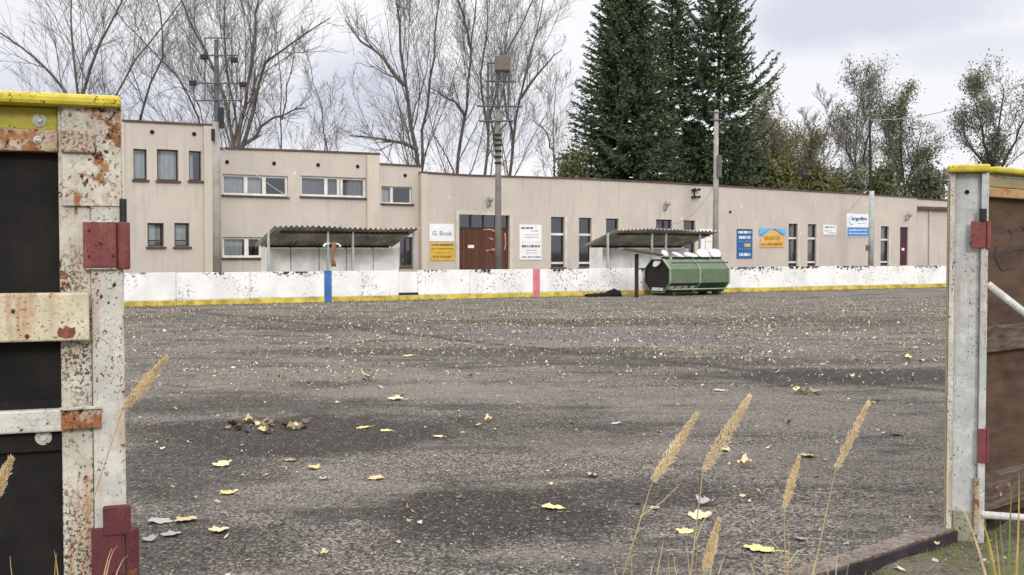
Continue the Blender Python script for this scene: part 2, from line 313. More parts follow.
M['kerb'] = m_dirt('kerb_timber', (.2, .165, .135), (.09, .07, .06), (.1, .1, .04), .35); M['kerb_face'] = m_plain('kerb_dark_side', (.04, .028, .034), .9, .25, 6, .5)
M['bark'] = m_bark('grey_bark', (.14, .125, .105), (.06, .053, .045)); M['twig'] = m_plain('twig_bark', (.2, .18, .165), .9, .15)
M['bark2'] = m_bark('brown_bark', (.09, .065, .05), (.035, .026, .022)); M['needles'] = m_leafy('spruce_needles', (.085, .115, .062), (.13, .168, .09), (.058, .085, .05), .1, .9, .8)
M['leaf_green'] = m_leafy('dull_green_leaves', (.09, .12, .045), (.2, .22, .1), (.075, .09, .05), .3, .6, .5)
M['leaf_grey'] = m_leafy('grey_green_leaves', (.12, .14, .08), (.25, .27, .17), (.1, .11, .07), .3, .6, .5)
M['leaf_olive'] = m_leafy('yellowing_leaves', (.13, .13, .05), (.27, .25, .09), (.08, .1, .04), .3, .6, .5)
M['leaf_rem'] = m_leafy('last_brown_leaves', (.16, .11, .05), (.3, .24, .12), (.12, .08, .05), .3)
def m_fallen(name, a, b, spot=.3):
    k = N(name); r = k.n('ShaderNodeObjectInfo').outputs['Random']; g = k.n('ShaderNodeNewGeometry').outputs['Random Per Island']
    col = k.mix(k.ramp(k.math('FRACT', k.math('ADD', r, g)), 0, 1), a, b)
    col = k.mix(k.ramp(k.noise(30, 5, .7), .5, .72, 0, spot), col, tuple(x*.35 for x in a)); k.bump(k.noise(45, 4), .5, .004); return k.fin(col, .7, 0, .3)
M['lf_yellow'] = m_fallen('fallen_leaf_yellow', (.62, .47, .16), (.7, .6, .28)); M['lf_pale'] = m_fallen('fallen_leaf_pale', (.5, .4, .22), (.66, .56, .36))
M['lf_grey'] = m_fallen('fallen_leaf_grey', (.27, .24, .24), (.4, .37, .35)); M['lf_brown'] = m_fallen('fallen_leaf_brown', (.2, .12, .06), (.36, .26, .15)); M['lf_dark'] = m_fallen('fallen_leaf_dark', (.07, .045, .03), (.16, .11, .08))
M['litter'] = m_leafy('leaf_litter', (.34, .27, .17), (.68, .6, .42), (.2, .155, .1), 0, .8, .8); M['litter_dark'] = m_leafy('dark_leaf_litter', (.08, .055, .03), (.24, .17, .09), None, 0, .8, 2)
M['straw'] = m_leafy('dry_straw', (.5, .4, .2), (.68, .56, .32), (.34, .26, .13), .25, .6, 8); M['plume'] = m_leafy('seed_plume', (.72, .57, .34), (.86, .74, .5), (.58, .44, .26), .35, .7, 10)
M['blade_green'] = m_leafy('green_blade', (.1, .16, .04), (.24, .28, .08), (.2, .22, .05), .3, .5, 6); M['blade_yellow'] = m_leafy('yellow_blade', (.45, .33, .06), (.6, .45, .12), (.3, .28, .07), .3, .5, 6)
M['stone'] = m_leafy('mixed_stone', (.06, .052, .045), (.42, .37, .29), (.15, .13, .11), 0, .9, 3)
M['orange_cloth'] = m_plain('orange_brown_cloth', (.3, .14, .08), .9)

# ------------------------------------------------------------------ plan geometry
class Pl:                               # a vertical plane: s along u, z up, o outwards (towards the rink)
    def __init__(s, p0, u):
        s.p0 = Vector((p0[0], p0[1], 0)); s.u = Vector((u[0], u[1], 0)).normalized(); s.n = Vector((s.u.y, -s.u.x, 0)); s.k = Vector((0, 0, 1))
    def w(s, a, z, o=0): return s.p0 + s.u*a + s.n*o + s.k*z
    def px(s, px, py, o=0):
        d = ray(px, py); c = Vector((0, 0, H)); q = s.p0 + s.n*o
        t = (q-c).dot(s.n)/d.dot(s.n); h = c+d*t; return (h-s.p0).dot(s.u), h.z
    def box(s, mb, a0, a1, z0, z1, o0, o1): mb.hexa([s.w(a0, z0, o1), s.w(a1, z0, o1), s.w(a1, z0, o0), s.w(a0, z0, o0), s.w(a0, z1, o1), s.w(a1, z1, o1), s.w(a1, z1, o0), s.w(a0, z1, o0)])
    def pbox(s, mb, x0, y0, x1, y1, o0, o1):   # pixel rectangle on the plane o1, extruded back to o0
        ym = (y0+y1)/2; xm = (x0+x1)/2
        a0 = s.px(x0, ym, o1)[0]; a1 = s.px(x1, ym, o1)[0]; zt = s.px(xm, y0, o1)[1]; zb = s.px(xm, y1, o1)[1]
        s.box(mb, a0, a1, zb, zt, o0, o1); return a0, a1, zb, zt

BO = Pl((-11.5, 32.45), (31.2, 17.6))                 # far boards, rink side face at o=0
BU = Pl((-3.8, 46.0), (1638, 1100))                   # long facade
TZ = .66                                              # terrace behind the boards

# ground
gA = G(950, 531, 0); gdir = Vector((-.757, -.653, 0)).normalized(); gn = Vector((.653, -.757, 0)).normalized()  # along the gateway, outwards
def disk_grid(name, mat, z, R):
    mb = MB(); mb.quad((-R, -R, z), (R, -R, z), (R, R, z), (-R, R, z)); return mb.build(name, mat)
o = disk_grid('ground', M['dirt'], -.07, 900); tag(o, kind='structure')
mb = MB(); a = gA + gdir*60; b = gA - gdir*60
bl = BO.w(-60, 0, -.1); br = BO.w(110, 0, -.1)
mb.add([(a.x, a.y, 0), (b.x, b.y, 0), (br.x, br.y, 0), (bl.x, bl.y, 0)], [(0, 1, 2, 3)])
o = mb.build('rink_surface', M['asphalt']); tag(o, kind='structure')
mb = MB(); mb.hexa([BO.w(-400, -.1, -.35), BO.w(700, -.1, -.35), BO.w(700, -.1, -900), BO.w(-400, -.1, -900), BO.w(-400, TZ, -.35), BO.w(700, TZ, -.35), BO.w(700, TZ, -900), BO.w(-400, TZ, -900)])
o = mb.build('raised_ground', M['terrace']); tag(o, kind='structure')
# uneven dirt outside the gateway
V = []; Fq = []; nx, ny = 70, 60
for j in range(ny):
    for i in range(nx):
        p = gA + gdir*(-6+12*i/(nx-1)) + gn*(.06+5*(j/(ny-1))**1.3); h = -.05 + .02*math.sin(p.x*7+p.y*3)*math.sin(p.y*5.3-p.x*2) + random.uniform(-.007, .007)
        if j == ny-1: h = -.08
        V.append((p.x, p.y, h))
for j in range(ny-1):
    for i in range(nx-1): q = j*nx+i; Fq.append((q, q+nx, q+nx+1, q+1))
o = np_mesh('dirt_path', V, Fq, M['dirt'], smooth=True); tag(o, kind='structure')
# kerb across the gateway
th = thing('kerb_edging', gA, 'low worn timber kerb with dark side across the gateway, ending at the pale right post', 'kerb')
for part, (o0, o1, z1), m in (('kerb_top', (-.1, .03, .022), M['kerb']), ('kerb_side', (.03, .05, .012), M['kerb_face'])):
    V = []; L = 60
    for i in range(L+1):
        t = i/L*5.2; w = .012*math.sin(i*.9)+random.uniform(-.006, .006)
        for oo, zz in ((o0+(w if o0 < 0 else 0), -.12), (o1+w, -.12), (o1+w, z1+w*.5), (o0, z1+random.uniform(-.003, .003))):
            p = gA+gdir*t+gn*oo; V.append((p.x, p.y, zz))
    Fq = [(i*4+k, i*4+(k+1) % 4, i*4+4+(k+1) % 4, i*4+4+k) for i in range(L) for k in range(4)] + [(0, 3, 2, 1)]
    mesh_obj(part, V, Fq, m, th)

# ------------------------------------------------------------------ far boards
def bs(px): return BO.px(px, 280)[0]
th = thing('rink_boards', BO.w(bs(122), 0), 'long low white rink boards with yellow kick strip and chipped black marks along the top', 'rink boards')
BH = 1.0
edges = [bs(122)-9.0, bs(122)-6, bs(122)-3]+[bs(x) for x in (122, 176, 250, 330, 399, 418, 470, 536, 588, 627, 660, 740, 805, 870, 945)]
edges += [edges[-1]+3, edges[-1]+6]
gatepx = (bs(399), bs(418))
for a0, a1 in zip(edges[:-1], edges[1:]):
    mb = MB(); isg = abs(a0-gatepx[0]) < .01
    jz = random.uniform(-.012, .012); BO.box(mb, a0+.005, a1-.005, .185 if not isg else .25, BH+jz-(.05 if isg else 0), -.06, random.uniform(-.006, .006)-(.015 if isg else 0))
    BO.box(mb, a0+.02, a1-.02, .0, .185, -.06, -.012)
    p = mb.build('door' if isg else 'board_panel', M['board'], th, bevel=.006)
    if isg:
        mb = MB(); BO.box(mb, a0, a1, .18, .24, -.03, .02); mb.build('bottom_rail', M['black'], p)
    mb = MB(); BO.box(mb, a0+.004, a1-.004, -.0, .165+random.uniform(-.01, .01), -.005, .02); mb.build('kick_strip', M['yellow_kick'], th)
    mb = MB(); BO.box(mb, a0-.04, a0+.04, 0, BH-.05, -.14, -.062); mb.build('support_post', M['steel'], th)
def arcboards(s_end, sign):             # rounded corners, out of the photo's sight but part of the place
    R = 7; prev = None
    for i in range(9):
        an = (PI/2)*i/8; p = BO.w(s_end + sign*R*math.sin(an), 0, R*(1-math.cos(an)))
        if prev is not None:
            q = Pl(prev if sign > 0 else p, ((p-prev) if sign > 0 else (prev-p))[:2]); L = (p-prev).length
            mb = MB(); q.box(mb, 0, L, .2, BH, -.06, 0); mb.build('board_panel', M['board'], th)
            mb = MB(); q.box(mb, 0, L, 0, .18, -.05, .02); mb.build('kick_strip', M['yellow_kick'], th)
        prev = p
arcboards(edges[0], -1); arcboards(edges[-1], 1)
for x0, x1, m in ((324.2, 331.4, M['blue']), (533, 539.5, M['pinkred'])):
    mb = MB(); a0, a1 = bs(x0), bs(x1); BO.box(mb, a0, a1, .0, BH+.015, -.07, .03); mb.build('line_stripe', m, th)

# ------------------------------------------------------------------ building
bo0 = Vector(BU.w(0, TZ)); 
bld = thing('sports_building', bo0, 'long flat-roofed beige rendered building behind the rink with a two-storey wing at its left end', 'building')
def facade(pl, o, top_px, zb, holes, mat, depth=9., left_side=True, right_side=True):
    """wall face with real openings; top_px: roofline as pixels"""
    tp = [pl.px(x, y, o) for x, y in top_px]; s0, s1 = tp[0][0], tp[-1][0]
    def ztop(s):
        for (a, za), (b, zb_) in zip(tp[:-1], tp[1:]):
            if s <= b+1e-6: return za+(zb_-za)*(s-a)/(b-a)
        return tp[-1][1]
    mb = MB(); ss = sorted(set([round(t[0], 5) for t in tp]+[round(h[i], 5) for h in holes for i in (0, 1)]))
    for a, b in zip(ss[:-1], ss[1:]):
        col = sorted([h for h in holes if h[0] < b-1e-4 and h[1] > a+1e-4], key=lambda h: h[2]); z = zb
        for h in col:
            if h[2] > z+1e-4: mb.quad(pl.w(a, z, o), pl.w(b, z, o), pl.w(b, h[2], o), pl.w(a, h[2], o))
            z = h[3]
        mb.quad(pl.w(a, z, o), pl.w(b, z, o), pl.w(b, ztop(b), o), pl.w(a, ztop(a), o))
    for h in holes:
        a, b, z0, z1 = h; q = o-.22
        mb.quad(pl.w(a, z0, o), pl.w(a, z0, q), pl.w(a, z1, q), pl.w(a, z1, o)); mb.quad(pl.w(b, z0, q), pl.w(b, z0, o), pl.w(b, z1, o), pl.w(b, z1, q))
        mb.quad(pl.w(a, z1, q), pl.w(b, z1, q), pl.w(b, z1, o), pl.w(a, z1, o)); mb.quad(pl.w(a, z0, o), pl.w(b, z0, o), pl.w(b, z0, q), pl.w(a, z0, q))
    za, zc = ztop(s0), ztop(s1)
    mb.quad(pl.w(s0, zb, -depth), pl.w(s0, zb, o), pl.w(s0, za, o), pl.w(s0, za, -depth))
    mb.quad(pl.w(s1, zb, o), pl.w(s1, zb, -depth), pl.w(s1, zc, -depth), pl.w(s1, zc, o))
    mb.quad(pl.w(s1, zb, -depth), pl.w(s0, zb, -depth), pl.w(s0, za, -depth), pl.w(s1, zc, -depth))
    mb.build('wall', mat, bld)
    mb = MB(); n = len(tp)
    for (a, z), (b, z2) in zip(tp[:-1], tp[1:]):
        mb.hexa([pl.w(a, z-.06, o-.05), pl.w(b, z2-.06, o-.05), pl.w(b, z2-.06, -depth+.05), pl.w(a, z-.06, -depth+.05), pl.w(a, z-.03, o-.05), pl.w(b, z2-.03, o-.05), pl.w(b, z2-.03, -depth+.05), pl.w(a, z-.03, -depth+.05)])
    rf = mb.build('roof', M['roofing'], bld)
    mb = MB(); 
    for (a, z), (b, z2) in zip(tp[:-1], tp[1:]):
        mb.hexa([pl.w(a, z+.002, o+.05), pl.w(b, z2+.002, o+.05), pl.w(b, z2+.002, o-.25), pl.w(a, z+.002, o-.25), pl.w(a, z+.075, o+.05), pl.w(b, z2+.075, o+.05), pl.w(b, z2+.075, o-.25), pl.w(a, z+.075, o-.25)])
    mb.build('coping', M['coping'], rf)
def hole(pl, o, x0, x1, y0, y1):
    ym = (y0+y1)/2; a, b = pl.px(x0, ym, o)[0], pl.px(x1, ym, o)[0]; xm = (x0+x1)/2
    return (a, b, pl.px(xm, y1, o)[1], pl.px(xm, y0, o)[1])
def window(pl, o, h, vs=(), hs=(), frame='frame_w', fw=.05, cur=None, sill=True, trans=None):
    a, b, z0, z1 = h; mb = MB(); q = o-.10
    pl.box(mb, a, a+fw, z0, z1, q-.06, q); pl.box(mb, b-fw, b, z0, z1, q-.06, q)
    pl.box(mb, a+fw, b-fw, z0, z0+fw, q-.058, q-.002); pl.box(mb, a+fw, b-fw, z1-fw, z1, q-.058, q-.002)
    for v, w in vs: s = a+(b-a)*v; pl.box(mb, s-w/2, s+w/2, z0+fw, z1-fw, q-.055, q+.006)
    for v, w in hs: z = z0+(z1-z0)*v; pl.box(mb, a+fw, b-fw, z-w/2, z+w/2, q-.052, q+.003)
    wf = mb.build('window', M[frame], bld)
    if trans:
        mb = MB(); z = z0+(z1-z0)*trans[0]; pl.box(mb, a+.01, b-.01, z-trans[1]/2, z+trans[1]/2, q-.05, q+.012); mb.build('transom', M['frame_w'], wf)
        z = z0+.16; mb = MB(); pl.box(mb, a+.01, b-.01, z, z+.09, q-.05, q+.012); mb.build('bottom_rail', M['frame_w'], wf)
    mb = MB(); mb.quad(pl.w(a+.01, z0+.01, q-.035), pl.w(b-.01, z0+.01, q-.035), pl.w(b-.01, z1-.01, q-.035), pl.w(a+.01, z1-.01, q-.035)); mb.build('pane', M['glass'], wf)
    if sill:
        mb = MB(); pl.box(mb, a-.06, b+.06, z0-.07, z0-.005, o+.002, o+.09); mb.build('sill', M['sill'], wf)
    if cur:
        mb = MB(); mat, f0, f1 = cur; s0 = a+(b-a)*f0; s1 = a+(b-a)*f1; n = max(6, int((s1-s0)/.05)); pts = [(s0+(s1-s0)*i/n, -.02*math.cos(i*1.7)-.3) for i in range(n+1)]
        for (p, d), (p2, d2) in zip(pts[:-1], pts[1:]): mb.quad(pl.w(p, z0, o+d), pl.w(p2, z0, o+d2), pl.w(p2, z1, o+d2), pl.w(p, z1, o+d))
        mb.build('curtain', M[mat], wf, smooth=True)
# -- long hall
hs = []; wins = []
for x0, x1 in ((551, 564.5), (579, 591.5), (606, 618.5), (788.6, 797.6), (807.6, 816.2), (880.7, 888.7)):
    yt = 217+(x0-551)*.028; h = hole(BU, 0, x0, x1, yt, 267.5-(x0-551)*.006); hs.append(h); wins.append((h, x0))
h5 = hole(BU, 0, 683.5, 695, 220.5, 262); hs.append(h5); wins.append((h5, 683))
h4 = hole(BU, 0, 656, 672, 219.5, 240); hs.append(h4)
hd = hole(BU, 0, 459, 509.5, 215, 0+268); hd = (hd[0], hd[1], TZ+.15, hd[3]); hs.append(hd)
hd2 = hole(BU, 0, 900, 908, 227, 265); hd2 = (hd2[0], hd2[1], TZ+.15, hd2[3]); hs.append(hd2)
facade(BU, 0, [(421.5, 173.2), (470, 176.2), (570, 179.0), (660, 183.2), (750, 188.4), (850, 194.0), (917, 198.3)], TZ-.2, hs, M['stucco'])
for h, x in wins:
    window(BU, 0, h, vs=(), hs=((.12, .06),) if x < 700 else (), frame='frame_d', fw=.05, trans=(.66, .10, x > 700), cur=('blind', .05, .95) if x > 700 else None, sill=True)
    mb = MB(); a, b, z0, z1 = h; BU.box(mb, b+.004, b+.16, z0, z1+.06, .002, .012); mb.build('window_surround', M['reveal'], bld)
window(BU, 0, h4, vs=((.55, .06),), frame='maroon', fw=.07)
# big plank door with glazed transom
a, b, z0, z1 = hd; zt = BU.px(484, 229)[1]
mb = MB(); BU.box(mb, a, b, z0, zt, -.18, -.1); dr = mb.build('door', M['door_wood'], bld)
mb = MB(); BU.box(mb, a, b, zt, zt+.08, -.19, -.08)
for k in range(5): s = a+(b-a)*k/4; BU.box(mb, max(a, s-.04), min(b, s+.04), zt+.08, z1, -.17, -.09)
mb.build('transom_frame', M['frame_d'], dr)
mb = MB(); mb.quad(BU.w(a, zt, -.13), BU.w(b, zt, -.13), BU.w(b, z1, -.13), BU.w(a, z1, -.13)); mb.build('pane', M['glass'], dr)
mb = MB(); BU.pbox(mb, 468, 245, 474, 248, -.098, -.085); mb.build('notice', M['white'], dr)
mb = MB(); BU.box(mb, a-.16, a-.003, z0, z1+.16, .002, .03); BU.box(mb, b+.003, b+.16, z0, z1+.16, .002, .03); BU.box(mb, a-.003, b+.003, z1+.003, z1+.16, .002, .03)
mb.build('door_surround', M['reveal'], bld)
def scribble(pl, o, strokes, mat, r, name, par):
    mb = MB()
    for st in strokes:
        pts = [pl.w(*pl.px(x, y, o), o) for x, y in st]; mb.tube(pts, r, 5)
    return mb.build(name, mat, par)
scribble(BU, -.09, [[(492, 232), (497, 231), (500, 233), (497, 238), (500, 242), (499, 249), (494, 251), (489, 250)]], M['graf_red'], .05, 'graffiti', dr)
scribble(BU, -.09, [[(483, 230), (489, 229.5), (494, 230.5)], [(486, 251), (491, 250), (496, 248.5)], [(505, 233), (505.5, 245), (504.5, 250)], [(489, 238), (493, 240)]], M['graf_pale'], .03, 'graffiti', dr)
a, b, z0, z1 = hd2
mb = MB(); BU.box(mb, a, b, z0, z1, -.16, -.08); d2 = mb.build('door', M['maroon'], bld); d2['label'] = 'narrow maroon door near the far right end'
mb = MB(); BU.pbox(mb, 902, 248, 904.4, 250.6, -.078, -.05); mb.build('notice', M['white'], d2)
# recessed right end with lintel and down pipe
facade(BU, -.5, [(917.1, 199.2), (990, 203.4), (1060, 207)], TZ-.2, [], M['stucco'])
mb = MB(); BU.pbox(mb, 917, 207.6, 1000, 210.2, -.49, -.2); mb.build('lintel', M['coping'], bld)
mb = MB(); x = BU.px(930, 230, -.4); mb.tube([BU.w(x[0], TZ, -.42), BU.w(x[0], BU.px(930, 210, -.4)[1], -.42)], .05); mb.build('downpipe', M['stucco2'], bld)
# pilaster at the joint
mb = MB(); BU.pbox(mb, 421.6, 173.6, 427.5, 300, .002, .09); mb.build('pilaster', M['stucco2'], bld)
# -- low section, wing, tower
hA = hole(BU, -.3, 381, 412, 186.5, 203.5); hB = hole(BU, -.3, 400, 413, 237, 266)
facade(BU, -.3, [(379.8, 164.8), (421.4, 167.0)], TZ-.2, [hA, hB], M['stucco'])
window(BU, -.3, hA, vs=((.37, .12),), cur=('curtain', .1, .4)); window(BU, -.3, hB, vs=((.5, .06),), frame='frame_d')
mb = MB(); BU.box(mb, BU.px(381, 180, -.3)[0]-.3, BU.px(381, 180, -.3)[0]-.005, TZ, BU.px(381, 184, -.3)[1]+.1, -.298, -.25); mb.build('pilaster', M['stucco2'], bld)
hW = [hole(BU, 0, 222.5, 288, 175, 195.5), hole(BU, 0, 301, 366, 176.8, 196.8), hole(BU, 0, 223, 262, 237, 257.5)]
facade(BU, 0, [(213.6, 149.0), (300, 151.6), (379.6, 154.8)], TZ-.2, hW, M['stucco'])
window(BU, 0, hW[0], vs=((.36, .14), (.64, .14)), cur=('curtain', 0, .62), fw=.08); window(BU, 0, hW[1], vs=((.39, .14), (.58, .1), (.63, .1)), cur=('blind', .0, 1.), fw=.08)
window(BU, 0, hW[2], vs=((.62, .16),), cur=('curtain', 0, .55), fw=.08)
mb = MB(); BU.pbox(mb, 367.5, 155.2, 379.3, 290, .002, .12); mb.build('pilaster', M['stucco2'], bld)
to = .8
hT = [hole(BU, to, 133.5, 147, 149, 179.5), hole(BU, to, 157, 178.5, 149.5, 180.5), hole(BU, to, 189, 201.5, 151, 180.5), hole(BU, to, 147.5, 164, 223, 246.5), hole(BU, to, 174.5, 189.5, 223, 246.5)]
facade(BU, to, [(40, 117.5), (122, 121.6), (214, 126.2)], TZ-.2, hT, M['stucco'], 9)
for h, c in zip(hT, ((0, 1), (0, 1), (0, .5), None, None)):
    window(BU, to, h, frame='frame_d', fw=.06 if c is None else .045, cur=('curtain', *c) if c else ('curtain', .05, .9), hs=((.25, .05),) if c is None else ())
mb = MB(); BU.pbox(mb, 204.5, 126.0, 213.8, 290, to+.002, to+.1); mb.build('pilaster', M['stucco2'], bld)
mb = MB(); BU.pbox(mb, 118, 121.8, 125, 290, to+.002, to+.1); mb.build('pilaster', M['stucco2'], bld)
for x, y, oo in ((152, 132, to), (194, 134, to), (227, 162, 0), (274, 163.5, 0), (318, 165, 0), (357.5, 166.5, 0), (405, 175.5, -.3), (730, 212, 0)):
    s, z = BU.px(x, y, oo); mb = MB(); mb.tube([BU.w(s, z, oo+.001), BU.w(s, z, oo+.03)], .075, 10); mb.build('vent', M['darkhole'], bld)
for x, oo in ((142, to), (169, to), (192, to)):
    pass
# wall lamps
def wall_lamp(x, y, label, arm=.35):
    s, z = BU.px(x, y); t = thing('wall_lamp', BU.w(s, z), label, 'lamp', 'lamps on the long wall')
    mb = MB(); mb.tube([BU.w(s, z-.1, .002), BU.w(s, z-.1, arm*.6), BU.w(s-.05, z+.1, arm)], .025, 6); mb.build('bracket', M['steel'], t)
    mb = MB(); mb.tube([BU.w(s-.05, z+.08, arm), BU.w(s-.05, z+.16, arm), BU.w(s-.05, z+.34, arm)], [.06, .15, .12], 10); mb.build('lamp_shade', M['concrete'], t, smooth=True)
wall_lamp(487, 204, 'grey lamp on a bent bracket above the red-brown plank door'); wall_lamp(663.5, 208, 'small grey lamp above the short reddish window'); wall_lamp(905, 218.5, 'small dark lamp above the narrow maroon door')
# insulators above shelter
s, z = BU.px(694, 193); t = thing('insulator_bracket', BU.w(s, z), 'dark bracket with two insulators high on the wall beside the concrete pole', 'bracket')
mb = MB(); BU.box(mb, s-.2, s+.2, z+.12, z+.18, .003, .12); BU.box(mb, s-.2, s+.2, z-.22, z-.16, .003, .12); BU.box(mb, s-.03, s+.03, z-.16, z+.12, .003, .05); mb.build('arm', M['black'], t)
for dz in (.16, -.2):
    for ds in (-.15, .15):
        mb = MB(); mb.tube([BU.w(s+ds, z+dz, .12), BU.w(s+ds, z+dz, .25)], [.05, .07], 8); mb.build('insulator', M['black'], t)

# ------------------------------------------------------------------ signs
def text(par, pl, o, body, x0, y0, x1, y1, mat, bold=.0, name='lettering'):
    cu = bpy.data.curves.new(name, 'FONT'); cu.body = body; cu.size = 1; cu.extrude = .004; cu.offset = bold; cu.resolution_u = 3
    ob = bpy.data.objects.new(name, cu); link(ob, par); bpy.context.view_layer.update()
    bb = [Vector(c) for c in ob.bound_box]; wx = max(c.x for c in bb)-min(c.x for c in bb); hy = max(c.y for c in bb)-min(c.y for c in bb); mx, my = min(c.x for c in bb), min(c.y for c in bb)
    xm, ym = (x0+x1)/2, (y0+y1)/2; a0 = pl.px(x0, ym, o)[0]; a1 = pl.px(x1, ym, o)[0]; zb = pl.px(xm, y1, o)[1]; zt = pl.px(xm, y0, o)[1]
    sx, sy = (a1-a0)/wx, (zt-zb)/hy; p = pl.w(a0-mx*sx, zb-my*sy, o) - ORG[par.name]
    ob.matrix_local = Matrix(((pl.u.x*sx, 0, pl.n.x, p.x), (pl.u.y*sx, 0, pl.n.y, p.y), (0, sy, 0, p.z), (0, 0, 0, 1)))
    cu.materials.append(mat); dg = bpy.context.evaluated_depsgraph_get(); dg.update(); me = bpy.data.meshes.new_from_object(ob.evaluated_get(dg)); ml = ob.matrix_local.copy()
    bpy.data.objects.remove(ob); bpy.data.curves.remove(cu); me.materials.clear(); me.materials.append(mat); ob = bpy.data.objects.new(name, me); link(ob, par); ob.matrix_local = ml; ORG[ob.name] = ORG[par.name]; return ob
def rows(par, pl, o, rws, mat, name='small_print'):   # rows of tiny print too small to read
    mb = MB()
    for (x0, x1, y, hgt) in rws:
        x = x0
        while x < x1:
            w = min(random.uniform(.5, 1.1), x1-x); pl.pbox(mb, x, y, x+w, y+hgt, o-.004, o)
            x += w+random.choice((.25, .25, .8))
    ob = mb.build(name, mat, par); ob['kind'] = 'stuff'; return ob
def sign(label, x0, y0, x1, y1, mat, o=.03):
    s, z = BU.px((x0+x1)/2, y1); t = thing('wall_sign', BU.w(s, z), label, 'sign', 'signs on the long wall')
    mb = MB(); BU.pbox(mb, x0, y0, x1, y1, .003, o); mb.build('panel', mat, t); return t
t = sign('white rectangular sign with grey lettering, directly above the yellow one left of the plank door', 429.5, 224, 454, 241.3, M['white'])
text(t, BU, .034, 'G. Book', 432.5, 231, 452, 235.5, M['grey_ink'], .01)
t = sign('yellow sign with brown lettering, below the white one left of the plank door', 430.7, 242.6, 454.8, 260.5, M['yellow_sign'])
rows(t, BU, .034, [(432, 453, 244, 1.7)], M['ink']); rows(t, BU, .034, [(431.5, 453.5, 248.3, 1.), (434, 451, 252.4, .8), (433, 452, 255.6, 2.2)], M['brown_ink'])
t = sign('tall white notice with two blocks of black print, right of the plank door', 519.6, 224.7, 541.6, 259.8, M['white'])
rows(t, BU, .034, [(521.3, 533, 227, 2.), (522, 540, 245, 2.4)], M['ink'])
rows(t, BU, .034, [(531, 538, 230.6, .9), (524, 539, 234.5, .7), (524, 539, 237, .7), (526, 537, 250, .7), (526, 537, 252.6, .7), (521.5, 540.5, 242, .35)], M['grey_ink']); rows(t, BU, .034, [(522, 540.5, 256.4, 1.2)], M['ink'])
t = sign('tall dark blue sign with white lettering, right of the green container', 737, 229, 752.5, 258.4, M['blue_sign'])
mb = MB(); BU.pbox(mb, 737.3, 229.2, 752.2, 230.6, .03, .033); mb.build('top_band', M['ink'], t)
rows(t, BU, .036, [(738.4, 751.6, 231, 2.4), (739, 751, 236, 2.8)], M['white_ink'])
rows(t, BU, .036, [(739, 751, 241, .7), (739, 751, 248.6, .7)], M['light_blue']); rows(t, BU, .036, [(739.5, 750.5, 253, 3)], M['white_ink'])
mb = MB(); BU.pbox(mb, 744.5, 243.5, 750.5, 246.8, .03, .037); mb.build('picture', M['orange_sign'], t)
# house shaped sign
s, z = BU.px(772, 248); t = thing('wall_sign', BU.w(s, z), 'orange arched sign with light blue corners, beside the tall blue sign', 'sign', 'signs on the long wall')
mb = MB(); BU.pbox(mb, 759, 228.4, 785.5, 236, .003, .022); mb.build('panel', M['light_blue'], t)
mb = MB(); arch = [(760, 247.4), (760.5, 239)]+[(761+23.5*i/10, 239.5-9.3*math.sin(PI*i/10)**.8) for i in range(1, 10)]+[(784, 239), (784, 247.4)]
mb.prism([BU.w(*BU.px(x, y, .023), .0235) for x, y in arch], BU.n*.012); mb.build('arch', M['orange_sign'], t)
for st in ([(760.5, 234.5), (768.5, 229)], [(774, 229), (783, 234.5)]):
    mb = MB(); pts = [BU.w(*BU.px(x, y, .03), .03) for x, y in st]; mb.tube(pts, .035, 4); mb.build('stripe', M['midblue'], t)
rows(t, BU, .038, [(764.5, 779.5, 236, 4)], M['orange_ink']); rows(t, BU, .038, [(761.5, 783, 243, 2.6)], M['brown_ink'])
t = sign('small white sign with green lettering, left of the large white and blue sign', 823.4, 225.0, 836.5, 234.8, M['white'])
rows(t, BU, .034, [(825, 835, 226.4, 1.6), (824.5, 832, 230.4, .8), (828, 836, 232.6, .8)], M['green_ink'])
t = sign('large white sign with a blue lower half, left of the far right pole', 846.6, 214.0, 868.6, 236.8, M['white'])
mb = MB(); BU.pbox(mb, 847.3, 227.3, 868.4, 236.4, .03, .033); mb.build('lower_band', M['midblue'], t)
text(t, BU, .036, 'argofim', 851.5, 216.7, 866.8, 221.4, M['blue_sign'], .03); rows(t, BU, .036, [(857, 866, 223, .7)], M['light_blue'])
rows(t, BU, .038, [(849, 867, 229.6, 1.), (849, 867, 233, .8)], M['white_ink'])
mb = MB(); c = BU.px(852, 220, .034); pts = [BU.w(c[0]+.24*math.cos(a), c[1]+.24*math.sin(a), .036) for a in [1.2+4.2*i/12 for i in range(13)]]; mb.tube(pts, .02, 4); mb.build('emblem', M['light_blue'], t)
t = sign('pair of white posters side by side between a dark window and the concrete pole', 699, 229, 712, 252, M['white'], .02)
mb = MB(); BU.pbox(mb, 705.2, 229, 705.8, 252, .02, .03); mb.build('divider', M['stucco'], t); rows(t, BU, .03, [(700, 704, 234, .8), (700, 704.5, 238, .8), (707, 711, 236, .8), (707, 711, 241, .8)], M['grey_ink'])

